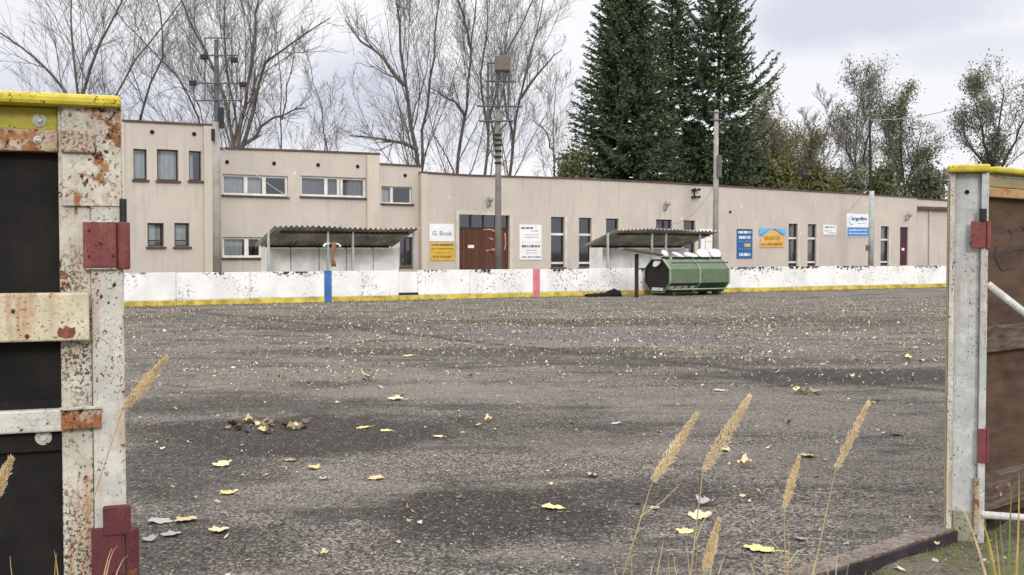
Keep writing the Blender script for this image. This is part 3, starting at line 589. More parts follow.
# ------------------------------------------------------------------ shelters
def shelter(pxl, pxr, yl, yr, Yl, label, posts, panels, dep, zb_drop, extra=0):
    pl = BO; o = None
    c = D(pxl, yl, Yl); o = (c-pl.p0).dot(pl.n); s0, zf = pl.px(pxl, yl, o); s1, z1 = pl.px(pxr, yr, o); zf = (zf+z1)/2
    t = thing('player_shelter', pl.w((s0+s1)/2, TZ, o-1), label, 'shelter', 'open shelters behind the boards')
    zb = zf-zb_drop; L = s1-s0; wl = .18; n = int(L/wl)*8; V = []; Fq = []; rowsn = 7
    for sd in (0, 1):
        for j in range(rowsn):
            f = j/(rowsn-1)
            for i in range(n+1):
                s = s0+L*i/n; w = .034*math.cos(i/8*2*PI); z = zf+(zb-zf)*f+w-.012*sd + .03*math.sin(s*1.3)*(1-f)
                p = pl.w(s, z, o-dep*f+(.03*math.sin(math.floor(s/1.05)*2.3) if j == 0 else 0)); V.append(p)
    n1 = n+1; K = rowsn*n1
    for j in range(rowsn-1):
        for i in range(n):
            q = j*n1+i; Fq.append((q, q+1, q+n1+1, q+n1)); Fq.append((K+q, K+q+n1, K+q+n1+1, K+q+1))
    for i in range(n): Fq.append((i, K+i, K+i+1, i+1)); q = (rowsn-1)*n1+i; Fq.append((q, q+1, K+q+1, K+q))
    for j in range(rowsn-1): q = j*n1; Fq.append((q, q+n1, K+q+n1, K+q)); q = j*n1+n; Fq.append((q, K+q, K+q+n1, q+n1))
    mesh_obj('roof', V, Fq, M['asbestos'], t, smooth=False)
    for x in posts:
        s = pl.px(x, 250, o-.35)[0]; mb = MB(); pl.box(mb, s-.035, s+.035, TZ-.1, zf-zb_drop*.15-.05, o-.4, o-.33); mb.build('post', M['post_grey'], t)
    for k, oo in enumerate((o-.38, o-dep+.25)):
        mb = MB(); zz = zf-zb_drop*(.15 if k == 0 else .9)-.045; pl.box(mb, s0+.3, s1-.3, zz-.08, zz, oo-.03, oo+.03); mb.build('beam', M['dark_wood'], t)
    sa, sb = pl.px(panels[0], 255, o-dep+.3)[0], pl.px(panels[1], 255, o-dep+.3)[0]; m = max(3, round((sb-sa)/.95))
    for i in range(m):
        a, b = sa+(sb-sa)*i/m, sa+(sb-sa)*(i+1)/m; mb = MB(); pl.box(mb, a+.015, b-.015, TZ-.1, zb-.08, o-dep+.25+.01*random.random(), o-dep+.29+.01*random.random()); mb.build('back_panel', M['shelter_panel'], t)
        mb = MB(); pl.box(mb, b-.02, b+.02, TZ-.1, zb-.06, o-dep+.2, o-dep+.245); mb.build('batten', M['dark_wood'], t)
    for a in (sa,):
        mb = MB(); pl.box(mb, a-.03, a, TZ-.1, zb-.05, o-dep+.3, o-dep+1.2); mb.build('side_panel', M['shelter_panel'], t)
    return t, o, zf, zb
A = shelter(275, 420.5, 226.5, 228, 35.8, 'left shelter with wavy grey roof, standing behind the blue line stripe', (268.5, 328, 353, 414), (262, 399.5), 2.35, .62)
B = shelter(617, 720.5, 229.0, 230.3, 42.6, 'right shelter with wavy grey roof, standing behind the green container', (608, 652, 666, 700), (590, 689), 2.45, .66)
# things hanging in left shelter
p = D(333, 242, 35.9); t = thing('hanging_cloth', p, 'orange-brown ragged cloth hanging from a post of the left shelter', 'cloth')
V = []; Fq = []
for j in range(9):
    for i in range(5):
        V.append(p+BO.u*((i-2)*.03*(1+.5*math.sin(j*1.1))+.04*math.sin(j*.9))+BO.n*(.03*math.sin(i*2+j))-Vector((0, 0, j*.1)))
for j in range(8):
    for i in range(4): Fq.append((j*5+i, j*5+5+i, j*5+6+i, j*5+1+i))
ob = mesh_obj('cloth', V, Fq, M['orange_cloth'], t, smooth=True); sm = ob.modifiers.new('s', 'SOLIDIFY'); sm.thickness = .01
for q, nm in ((322, 'left'), (342, 'right')): pass
p = D(332, 243.5, 35.95); t = thing('shelter_lamp', p, 'small white twin lamp on the middle post of the left shelter', 'lamp')
for dx in (-.22, .22):
    mb = MB(); mb.tube([p+BO.u*(dx*.3), p+BO.u*dx-Vector((0, 0, .02)), p+BO.u*(dx*1.3)-Vector((0, 0, .1))], [.02, .035, .05], 8); mb.build('lamp_head', M['lid'], t)

# ------------------------------------------------------------------ poles
def pole(name, label, px, ytop, Y, w0, w1, mat, cat='pole', grp=None):
    b = D(px, 270, Y); t = thing(name, (b.x, b.y, TZ), label, cat, grp); zt = D(px, ytop, Y).z
    mb = MB(); mb.tube([(b.x, b.y, TZ-.2), (b.x, b.y, TZ+(zt-TZ)*.5), (b.x, b.y, zt)], [w0/2, (w0+w1)/4, w1/2], 12); mb.build('shaft', mat, t, smooth=True)
    return t
def bars(t, Y, segs, r, mat, name='bracket_frame', n=5):
    mb = MB()
    for s in segs: mb.tube([D(x, y, Y) for x, y in s], r, n)
    return mb.build(name, mat, t)
t = pole('floodlight_mast', 'tall concrete mast with empty square lamp brackets, in front of the two-storey wing', 217.3, 122, 37, .3, .25, M['concrete'], 'mast', 'masts behind the boards')
mb = MB(); mb.tube([D(216.8, 124, 37), D(216.3, 40, 37)], [.10, .07], 10); mb.build('upper_shaft', M['steel'], t)
bars(t, 36.85, [[(205, 38), (232, 38)], [(205, 38), (205, 100)], [(232, 38), (232, 84)], [(201, 55.5), (238, 55.5)], [(192, 83), (243, 83.5)], [(194, 83), (194, 100.5)], [(194, 100.5), (216, 100.5)], [(241, 84), (241, 124)], [(216, 100), (241, 100.5)], [(217, 80), (230, 57)]], .026, M['steel'])
for x, y in ((234, 60), (243, 84.5), (204, 57), (193, 83)):
    mb = MB(); mb.box(D(x, y, 36.8), (.22, .2, .16)); mb.build('lamp_housing', M['black'], t, bevel=.02)
mb = MB(); mb.box(D(213, 135, 36.8), (.1, .1, .4)); mb.box(D(221.5, 118, 36.9), (.14, .14, .7)); mb.build('cable_box', M['black'], t)
t = pole('floodlight_mast', 'concrete mast with a dark box at its top, in front of the plank door', 498.2, 106, 40.5, .28, .17, M['mast_concrete'], 'mast', 'masts behind the boards')
mb = MB(); c = D(502.5, 64, 40.4); mb.box(c, (.56, .5, .54)); mb.build('lamp_box', M['lampbox'], t, bevel=.03)
bars(t, 40.35, [[(488, 62), (488, 121)], [(488, 63), (497, 63)], [(508.5, 74), (508.5, 121)], [(486, 81), (516, 81.5)], [(477, 106), (522, 106.5)], [(479, 121), (513, 121)], [(496.5, 72), (498, 106)], [(507, 72), (499.5, 106)], [(507, 123), (499, 131)]], .04, M['steel'])
for y in (135, 140, 145, 151, 157, 163):
    mb = MB(); p = D(498.1, y, 40.5); mb.tube([p-Vector((0, 0, .04)), p+Vector((0, 0, .04))], .14, 10); mb.build('clamp_ring', M['black'], t)
t = pole('utility_pole', 'pale concrete pole rising in front of the right spruce, beside the white posters', 715.4, 110, 51, .3, .2, M['concrete'], 'pole', 'poles in front of the long wall')
mb = MB(); mb.box(D(719.5, 166, 50.8), (.18, .18, 1.0)); mb.build('cable_box', M['steel'], t); bars(t, 50.9, [[(709, 112), (722, 112.5)], [(710, 120), (721, 120)]], .04, M['steel'], 'crossarm')
t = pole('utility_pole', 'grey pole at the far right, beside the large white and blue sign', 870.8, 191, 58, .3, .27, M['post_grey'], 'pole', 'poles in front of the long wall')
mb = MB(); p0 = D(870.8, 192, 58); mb.tube([p0, D(869.8, 120, 58)], [.09, .05], 8); mb.build('upper_shaft', M['dark_wood'], t)
mb = MB(); mb.box(D(868, 248, 57.8), (.2, .15, .3)); mb.build('meter_box', M['steel'], t)
def cable(a, b, sag, label, r=.012):
    P = [a.lerp(b, i/14)-Vector((0, 0, sag*4*(i/14)*(1-i/14))) for i in range(15)]; mb = MB(); mb.tube(P, r, 5); ob = mb.build('cable', M['post_grey'], origin=a); tag(ob, label, 'cable', 'loose overhead cables')
cable(D(222, 147, 37), D(348, 228, 36.6), .25, 'thin cable sagging from the left mast down to the left shelter roof')
cable(D(715, 185, 51), D(668, 224, 54), .5, 'thin cable running from the middle pole to the short reddish window')
cable(D(870, 180, 58), D(838, 216, 60), .4, 'thin cable running from the right pole to the wall beside the small green sign')
cable(D(870, 120, 58), D(1035, 78, 50), .5, 'thin overhead cable crossing the sky towards the tree behind the right post', .02)

# ------------------------------------------------------------------ container
def container():
    base = BO.w(bs(651), 0, 1.15); u = BO.u; n = BO.n; W = 1.5; Hc = 1.22; L = 2.85; c0 = base + n*0.0
    sA = (G(650, 296)-BO.p0); s0 = BO.px(645.5, 275, .3)[0]
    org = BO.p0+u*s0+n*(.25+W/2)
    # left edge of end face sits at px 645: that's the far-left corner of the octagon
    t = thing('waste_container', org+u*L/2, 'green eight-sided steel container lying on its side with dark end and white round lids', 'container')
    zc = .12+Hc/2; oc = []
    for a, b in ((-1, -.42), (-1, .42), (-.45, 1), (.45, 1), (1, .42), (1, -.42), (.45, -1), (-.45, -1)): oc.append((a*W/2, b*Hc/2))
    P = lambda d, q, k=1.: org+u*d+n*(q[0]*k)+Vector((0, 0, zc+q[1]*k))
    mb = MB(); N8 = 8
    for i in range(N8):
        q, r = oc[i], oc[(i+1) % 8]; lower = i in (5, 6, 7); mb.mi = 1 if lower else 0  # downward faces take the darker green, shade beneath put into the colour
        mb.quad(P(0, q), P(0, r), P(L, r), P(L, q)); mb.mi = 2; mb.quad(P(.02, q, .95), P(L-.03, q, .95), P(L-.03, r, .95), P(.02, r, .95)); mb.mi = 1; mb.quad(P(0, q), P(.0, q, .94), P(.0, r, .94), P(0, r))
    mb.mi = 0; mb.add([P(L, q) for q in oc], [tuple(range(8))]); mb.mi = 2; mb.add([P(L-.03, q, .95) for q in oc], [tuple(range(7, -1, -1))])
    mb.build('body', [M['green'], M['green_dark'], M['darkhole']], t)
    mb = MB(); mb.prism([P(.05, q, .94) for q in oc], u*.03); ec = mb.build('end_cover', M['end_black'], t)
    for a, b, nm in ((-.40, .06, 'w'), (.12, .38, 'w')):
        mb = MB(); z0, z1 = zc-Hc*.455, zc-Hc*.36; mb.hexa([Vector((0, 0, z))+org+u*d+n*(q*W/2*1.15) for z in (z0, z1) for q, d in ((a, .03), (b, .03), (b, .049), (a, .049))]); mb.build('white_strip', M['lid'], ec)
    for d in (.04, L*.5, L-.03):
        mb = MB()
        for i in range(N8):
            q, r = oc[i], oc[(i+1) % 8]; a, b = P(d, q, 1.035), P(d, r, 1.035); c, e = P(d, q, .995), P(d, r, .995)
            w = u*.035; mb.hexa([a-w, b-w, e-w, c-w, a+w, b+w, e+w, c+w])
        mb.build('rib', M['rim'], t)
    for z_, m_ in ((.40, 'green_dark'), (-.40, 'rim')):
        mb = MB(); a = P(.1, (W/2+.015, z_*Hc)); b = P(L-.1, (W/2+.015, z_*Hc)); mb.tube([a, b], .028, 6); mb.build('rail', M[m_], t)
    for k_ in range(4):
        d = .12+k_*.33; mb = MB(); a = P(d, (W/2*.80, -Hc/2*.62)); b = P(d+random.uniform(.18, .28), (W/2*.80, -Hc/2*.62)); q = P(d, (W/2*.62, -Hc/2*.82))-a
        o_ = (n*.7-Vector((0, 0, .5)))*.02; mb.hexa([a+q+o_, b+q+o_, b+q, a+q, a+o_, b+o_, b, a]); mb.build('white_strip', M['lid'], t)
    for d in (.35, L-.35):
        for q in (-.4, .4):
            mb = MB(); c = org+u*d+n*q; mb.box(c+Vector((0, 0, .07)), (.12, .4, .14), (u, n, Vector((0, 0, 1)))); mb.build('foot', M['green_dark'], t)
    for i in range(5):
        d = .30+i*.60; c = org+u*d+n*(.18)+Vector((0, 0, zc+Hc/2)); kx = (.14, .23, .25, .24, .2)[i]
        mb = MB(); mb.tube([c-n*.05, c-n*.05+Vector((0, 0, .09))], kx, 14); nk = mb.build('neck', M['black'], t)
        tl = (.9, .35, .3, .75, .9)[i]; nn = (n*math.sin(tl)+Vector((0, 0, 1))*math.cos(tl)+u*(.1, .25, .05, -.1, -.35)[i]).normalized(); lc = c+Vector((0, 0, .13+.12*math.sin(tl)))-n*.08
        mb = MB(); mb.tube([lc-nn*.02, lc+nn*.01, lc+nn*.05], [kx+.01, kx+.01, kx*.6], 18); mb.build('lid', M['lid'], nk, smooth=False)
    c = P(.02, (.0, .40*Hc)); nn = (-u*.8+Vector((0, 0, .5))).normalized(); mb = MB(); mb.tube([c, c+nn*.03], .2, 14); mb.build('lid', M['lid_dull'], t)
def crumple(name, c, r, mat, label, cat, group=None):
    mb = MB(); V = []; nu, nv = 10, 7
    for j in range(nv+1):
        for i in range(nu):
            th, ph = PI*j/nv, 2*PI*i/nu; rr = r*random.uniform(.75, 1.15); V.append((c[0]+rr*math.sin(th)*math.cos(ph)*1.3, c[1]+rr*math.sin(th)*math.sin(ph), c[2]+rr*math.cos(th)*.7))
    Fq = [(j*nu+i, j*nu+(i+1) % nu, j*nu+nu+(i+1) % nu, j*nu+nu+i) for j in range(nv) for i in range(nu)]
    ob = mesh_obj(name, V, Fq, mat, origin=c, smooth=False); tag(ob, label, cat, group); return ob
container()
# slanting board on a post
b = G(636.5, 297.5); Yt = b.y; t = thing('slanted_board_stand', b, 'dark post carrying a thin slanting board, left of the green container', 'stand')
mb = MB(); zt = D(636.5, 254, Yt).z; mb.box((b.x, b.y, zt/2), (.13, .12, zt)); mb.build('post', M['dark_wood'], t)
mb = MB(); l, r = D(624, 248.7, Yt), D(663, 255.3, Yt-.35); u = (r-l).normalized(); v = Vector((-u.y, u.x, 0)).normalized()*.9+Vector((0, 0, .10)); w = u.cross(v).normalized()
mb.box((l+r)/2, ((r-l).length, .45, .035), (u, v.normalized(), w)); mb.build('board', M['dark_wood'], t, bevel=.01)
# black folded sheet
c = G(603, 296.5); V = []; Fq = []; nn_, mm = 17, 7
for j in range(mm):
    for i in range(nn_):
        f = i/(nn_-1); g = j/(mm-1); hgt = (.09+.10*f+.12*max(0, 1-abs(f-.8)/.25))*math.sin(PI*min(1, g*1.05))+.02*math.sin(i*2.1+j*1.7)
        V.append(c+Vector((.97, .25, 0))*((f-.5)*1.3)+Vector((-.2, .95, 0))*((g-.5)*.6)+Vector((0, 0, max(0.004, hgt))))
for j in range(mm-1):
    for i in range(nn_-1): q = j*nn_+i; Fq.append((q, q+1, q+nn_+1, q+nn_))
ob = mesh_obj('rubber_sheet', V, Fq, M['tarp'], origin=c, smooth=True); sm = ob.modifiers.new('s', 'SOLIDIFY'); sm.thickness = .02; tag(ob, 'crumpled black rubber sheet on the asphalt at the foot of the boards', 'sheet')

# ------------------------------------------------------------------ left gateway wall (close to the camera)
LP = Pl(D(124, 250, 3.4), (2.7, 1.0))
gx = lambda px, o=0: LP.px(px, 300, o)[0]
t = thing('gate_post', LP.w(gx(92), -.05), 'wide rust-spotted white steel post at the left of the gateway, carrying red hinges', 'post')
mb = MB(); LP.box(mb, gx(60), gx(91.2), -.1, LP.px(90, 106)[1], -.1, 0); mb.build('channel', M['post_white'], t, bevel=.004)
mb = MB(); LP.box(mb, gx(91.8), gx(124), -.1, LP.px(100, 104)[1], -.11, .008); mb.build('face_plate', M['post_white2'], t, bevel=.005)
mb = MB(); LP.pbox(mb, 62, 105, 121, 206, .0085, .014); mb.build('cover_plate', M['post_white'], t, bevel=.002)
def bolt(par, pl, x, y, o, r, mat=None):
    s, z = pl.px(x, y, o); mb = MB(); mb.tube([pl.w(s, z, o-.002), pl.w(s, z, o+.004)], r, 18); mb.tube([pl.w(s, z, o+.004), pl.w(s, z, o+.007)], r*.75, 18); mb.tube([pl.w(s, z, o+.007), pl.w(s, z, o+.016)], r*.42, 6); return mb.build('bolt', mat or M['post_white2'], par)
def hinge(par, pl, x0, y0, x1, y1, xk, o, mat, name='hinge'):
    mb = MB(); pl.pbox(mb, x0, y0, x1, y1, o, o+.014); hg = mb.build(name, mat, par, bevel=.003)
    s = pl.px((x1+xk)/2, y0, o)[0]; r = abs(pl.px(xk, y0, o)[0]-pl.px(x1, y0, o)[0])/2; zt, zb = pl.px(x1, y0, o)[1], pl.px(x1, y1, o)[1]
    mb = MB(); mb.tube([pl.w(s, zb-.006, o), pl.w(s, zb, o), pl.w(s, zt-.004, o), pl.w(s, zt, o)], [r*.8, r, r, r*.9], 16); mb.build('knuckle', mat, hg, smooth=False)
    return hg, s, r, zt, zb
hg, s, r, zt, zb = hinge(t, LP, 83, 222, 116.5, 267.5, 130, .015, M['hinge_red'])
mb = MB(); mb.tube([LP.w(s, zt, .015), LP.w(s, LP.px(124, 199, .015)[1], .015)], r*.55, 12); mb.build('pin', M['black'], hg)
for x, y in ((89, 230), (100, 243), (89, 256), (113, 255)): bolt(hg, LP, x, y, .029, .004, M['hinge_dark'])
mb = MB(); LP.pbox(mb, 82, 220.6, 119, 222.6, .015, .024); mb.build('weld_bead', M['post_white2'], hg, bevel=.004); mb = MB(); LP.pbox(mb, 84, 267.4, 117, 269.6, .015, .024); mb.build('weld_bead', M['post_white2'], hg, bevel=.004)
hg2 = hinge(t, LP, 92, 528, 124, 680, 139, .012, M['hinge_dark'])[0]
mb = MB(); LP.pbox(mb, 103, 506, 131, 536, .009, .03); mb.build('upper_lug', M['hinge_dark'], hg2, bevel=.006)
# wall left of the post
t = thing('gateway_wall', LP.w(gx(-250), -.05), 'dark board wall with yellow cap, rusty and cream steel rails, left of the gateway', 'wall')
XL = -420
def rail(name, y0, y1, x1, o0, o1, mat, bev=.004, par=None):
    a1 = gx(x1, o1); a0 = a1-(2.2); zt, zb = LP.px(x1, y0, o1)[1], LP.px(x1, y1, o1)[1]; mb = MB()
    LP.box(mb, a0, a1, zb, zt, o0, o1); return mb.build(name, mat, par or t, bevel=bev)
rail('cap', 95.5, 107.5, 123.5, -.12, .05, M['cap_yellow'], .012)
up = rail('upper_board', 108, 131, 60, -.07, -.02, M['old_yellow']); rail('dark_board', 150, 900, 60, -.06, -.035, M['dark_panel'], 0)
rl = rail('rusty_rail', 130, 152, 60, -.04, .012, M['rustbar']); 
mb = MB(); LP.pbox(mb, 60.5, 131, 95, 152.5, .012, .03); mb.build('rail_end', M['rustbar'], rl, bevel=.006)
rail('cream_rail', 292.5, 340.5, 89, .0085, .05, M['cream_beam'], .006)
rail('dark_strip', 399, 411.5, 60, -.035, -.01, M['dark_panel'], 0)
gr = rail('grey_rail', 409, 431.5, 63, -.03, .02, M['post_white2'], .006); ds = rail('lower_dark_strip', 431.6, 450, 62, -.035, -.012, M['dark_panel'], 0)
mb = MB(); LP.pbox(mb, 61, 407.5, 101, 429, .009, .03); mb.build('rail_end', M['rustbar'], gr, bevel=.004)
mb = MB(); LP.pbox(mb, 59, 407, 102, 410, .03, .04); mb.build('weld_lip', M['post_white2'], gr, bevel=.002)
bolt(up, LP, 39.5, 120.5, -.02, .02); bolt(rl, LP, 37.5, 140, .012, .012); bolt(ds, LP, 43.5, 437, -.012, .024)
for x, y in ((13, 311), (27, 336)): bolt(t, LP, x, y, .05, .006, M['hinge_dark'])
mb = MB(); pts = [(57, 333), (59, 327), (63, 329), (66, 325.5), (71, 328), (75, 327), (75.5, 333), (73, 337.5), (66, 338.5), (60, 337)]
mb.prism([LP.w(*LP.px(x, y, .05), .0505) for x, y in pts], LP.n*.001); mb.build('paint_patch', M['hinge_red'], t)

# ------------------------------------------------------------------ right gateway post and wall
RP = Pl(D(946, 400, 6.42), (1.0, -.33)); RW = Pl(D(986, 300, 6.46), (.73, .62))
rx = lambda px, o=0: RP.px(px, 350, o)[0]
t = thing('gate_post', RP.w(rx(965), -.05), 'pale grey-blue steel channel post at the right of the gateway, beside the brown plywood', 'post')
ztp = RP.px(965, 173)[1]; yb = -.06
mb = MB(); RP.box(mb, rx(953.7), rx(979), yb, ztp, -.10, -.02); mb.build('web', M['post_blue'], t, bevel=.004)
mb = MB(); RP.box(mb, rx(948), rx(953.5), yb, ztp, -.10, .01); mb.build('flange', M['post_white2'], t, bevel=.004)
mb = MB(); RP.box(mb, rx(979.2), rx(986.5), yb, ztp, -.10, .015); mb.build('flange', M['post_blue'], t, bevel=.004)
mb = MB(); RP.box(mb, rx(946.3), rx(947.8), yb, ztp-.06, -.09, .0); mb.build('edge_strip', M['tan_board'], t)
mb = MB(); RP.box(mb, rx(955), rx(978), yb, .13, -.019, -.008); mb.build('foot_plate', M['post_foot'], t, bevel=.01)
hg, s, r, zt, zb = hinge(t, RP, 971, 221, 986, 248, 991, .015, M['hinge_red']); mb = MB(); mb.tube([RP.w(s-.03, zt, .02), RP.w(s-.03, zt+.07, .02)], .02, 10); mb.build('pin', M['black'], hg)
hinge(t, RP, 978, 429, 986, 463, 989, .015, M['hinge_red']); s, z = RP.px(967, 192, -.02); mb = MB(); mb.tube([RP.w(s, z, -.021), RP.w(s, z, -.015)], .013, 10); mb.build('bolt_hole', M['darkhole'], t)
mb = MB(); mb.tube([RP.w(rx(979), .33, .0), RP.w(rx(979), .0, .005)], .02, 6); mb.build('rusty_rod', M['rustbar'], t)
t = thing('gateway_wall', RW.w(1, -.05), 'brown scrawled plywood wall with yellow cap and timber beams, right of the gateway', 'wall')
wx = lambda px, o=0: RW.px(px, 300, o)[0]
def rrail(name, y0, y1, o0, o1, mat, x0=986.5, bev=.005, L=5., yr=None):
    a0 = wx(x0, o1); zt, zb = RW.px(x0, y0, o1)[1], RW.px(x0, y1, o1)[1]; mb = MB(); RW.box(mb, a0, a0+L, zb, zt, o0, o1); return mb.build(name, mat, t, bevel=bev)
rrail('plywood', 190, 520, -.06, -.03, M['ply'], bev=0); rrail('upper_board', 175, 186.5, -.06, .0, M['tan_board']); rrail('rusty_rail', 186.8, 196.5, -.05, .02, M['orange_rust'])
rrail('middle_beam', 327, 353, -.03, .02, M['timber']); rrail('lower_beam', 478, 512, -.03, .04, M['timber'])
mb = MB(); zt = RP.px(965, 165)[1]; zb = RP.px(965, 172.5)[1]; RP.box(mb, rx(945.5), rx(987.5), zb, zt, -.16, .05); mb.build('cap', M['cap_yellow'], t, bevel=.012)
mb = MB(); a0 = wx(987); RW.box(mb, a0+.03, a0+5, zb+.005, zt-.003, -.12, .05); mb.build('cap', M['cap_yellow'], t, bevel=.012)
mb = MB(); p = RP.w(rx(986.8), RP.px(987, 284)[1], .0); q = RW.w(*RW.px(1030, 317, .25), .25); pe = p+(q-p)*((p.z+.06)/(p.z-q.z)); mb.tube([p, p.lerp(pe, .5), pe], .021, 12); mb.build('brace_pipe', M['pipe_white'], t, smooth=True)
mb = MB(); p = RP.w(rx(984), RP.px(984, 514)[1], .02); q = D(1030, 518, 6.5); mb.tube([p, q, Vector((pe.x, pe.y, -.03))], .022, 12); mb.build('base_pipe', M['pipe_white'], t, smooth=True)
scribble(RW, -.028, [[(997, 240), (1002, 232), (1008, 229), (1012, 234), (1010, 246), (1004, 258), (999, 266)], [(1003, 262), (1012, 240), (1021, 226), (1026, 232), (1024, 250), (1020, 262)], [(1006, 252), (1016, 249), (1028, 250)], [(996, 246), (995, 258), (1001, 270), (1012, 268), (1024, 258)]], M['ink'], .0035, 'scrawl', t)
mb = MB(); 
for x, y in ((996, 488), (1008, 484), (1000, 494)): s, z = RW.px(x, y, .04); mb.tube([RW.w(s, z, .039), RW.w(s, z, .048)], .013, 8)
mb.build('bolt_heads', M['rustbar'], t)
# extra sunlit-out-of-frame wall continuation is left out: nothing of it is in the photo

# ------------------------------------------------------------------ trees
def tubes(P, R, n):                       # P (B,K,3), R (B,K)
    B, K, _ = P.shape; T = np.gradient(P, axis=1); T /= np.linalg.norm(T, axis=2, keepdims=True)+1e-9
    ref = np.where(np.abs(T[:, :1, 2:3]) < .9, np.array([[[0, 0, 1.]]]), np.array([[[1., 0, 0]]])); ref = np.broadcast_to(ref, T.shape)
    X = np.cross(T, ref); X /= np.linalg.norm(X, axis=2, keepdims=True)+1e-9; Yv = np.cross(T, X)
    a = np.arange(n)*2*PI/n; V = P[:, :, None, :]+(X[:, :, None, :]*np.cos(a)[None, None, :, None]+Yv[:, :, None, :]*np.sin(a)[None, None, :, None])*R[:, :, None, None]
    b = np.arange(B)[:, None, None]*K*n; i = np.arange(K-1)[None, :, None]*n; k = np.arange(n)[None, None, :]; k2 = (k+1) % n
    Fq = np.stack([b+i+k, b+i+k2, b+i+n+k2, b+i+n+k], -1).reshape(-1, 4); return V.reshape(-1, 3), Fq
def merge(parts):
    V = []; Fq = []; b = 0
    for v, f in parts: V.append(v); Fq.append(f+b); b += len(v)
    return np.concatenate(V), np.concatenate(Fq)
def spawn(P, R, cnt, lens, ang, t0=.25, t1=1., K=5, up=.25, rr=.6, wig=.12, rend=.25, lpow=.6):
    B, KP, _ = P.shape; L = np.linalg.norm(np.diff(P, axis=1), axis=2).sum(1); idx = np.repeat(np.arange(B), cnt); M_ = len(idx)
    t = t0+(t1-t0)*((np.tile(np.arange(cnt), B)+rng.uniform(0, 1, M_))/cnt); x = t*(KP-1); i0 = np.clip(x.astype(int), 0, KP-2); f = (x-i0)[:, None]
    p0 = P[idx, i0]*(1-f)+P[idx, i0+1]*f; r0 = R[idx, i0]*(1-f[:, 0])+R[idx, i0+1]*f[:, 0]
    T = P[idx, i0+1]-P[idx, i0]; T /= np.linalg.norm(T, axis=1, keepdims=True)+1e-9
    q = rng.normal(size=(M_, 3)); q -= T*(q*T).sum(1)[:, None]; q /= np.linalg.norm(q, axis=1, keepdims=True)
    an = rng.uniform(ang[0], ang[1], M_)[:, None]; d = T*np.cos(an)+q*np.sin(an); d[:, 2] += up*.5; d /= np.linalg.norm(d, axis=1, keepdims=True)
    ln = L[idx]*rng.uniform(lens[0], lens[1], M_)*(1-t*lpow+.1); pts = [p0]; cur = p0
    for k in range(K-1):
        d = d+rng.normal(scale=wig, size=(M_, 3)); d[:, 2] += up*.35; d /= np.linalg.norm(d, axis=1, keepdims=True); cur = cur+d*(ln/(K-1))[:, None]; pts.append(cur)
    rb = np.minimum(r0*rr, r0*.9); RR = rb[:, None]*np.linspace(1, rend, K)[None, :]
    return np.stack(pts, 1), RR
def resample(pts, K):
    p = np.array([tuple(q) for q in pts]); d = np.r_[0, np.cumsum(np.linalg.norm(np.diff(p, axis=0), axis=1))]; t = np.linspace(0, d[-1], K)
    c = np.stack([np.interp(t, d, p[:, j]) for j in range(3)], 1); c[1:-1] = c[1:-1]*.5+(c[:-2]+c[2:])*.25
    c[1:-1] += rng.normal(scale=.06, size=c[1:-1].shape); return c
def leaves_on(P, per, size, spread):
    B = P.shape[0]; tips = P[:, P.shape[1]//2:, :].reshape(-1, 3); c = np.repeat(tips, per, 0); c = c+rng.normal(scale=spread, size=c.shape); M_ = len(c)
    a = rng.normal(size=(M_, 3)); a /= np.linalg.norm(a, axis=1, keepdims=True); b = rng.normal(size=(M_, 3)); b -= a*(a*b).sum(1)[:, None]; b /= np.linalg.norm(b, axis=1, keepdims=True)
    s = rng.uniform(size*.6, size*1.3, M_)[:, None]; V = np.stack([c-a*s, c+b*s*.55, c+a*s, c-b*s*.55], 1).reshape(-1, 3)
    return V, np.arange(M_*4).reshape(-1, 4)
TREES = 'trees behind the building'
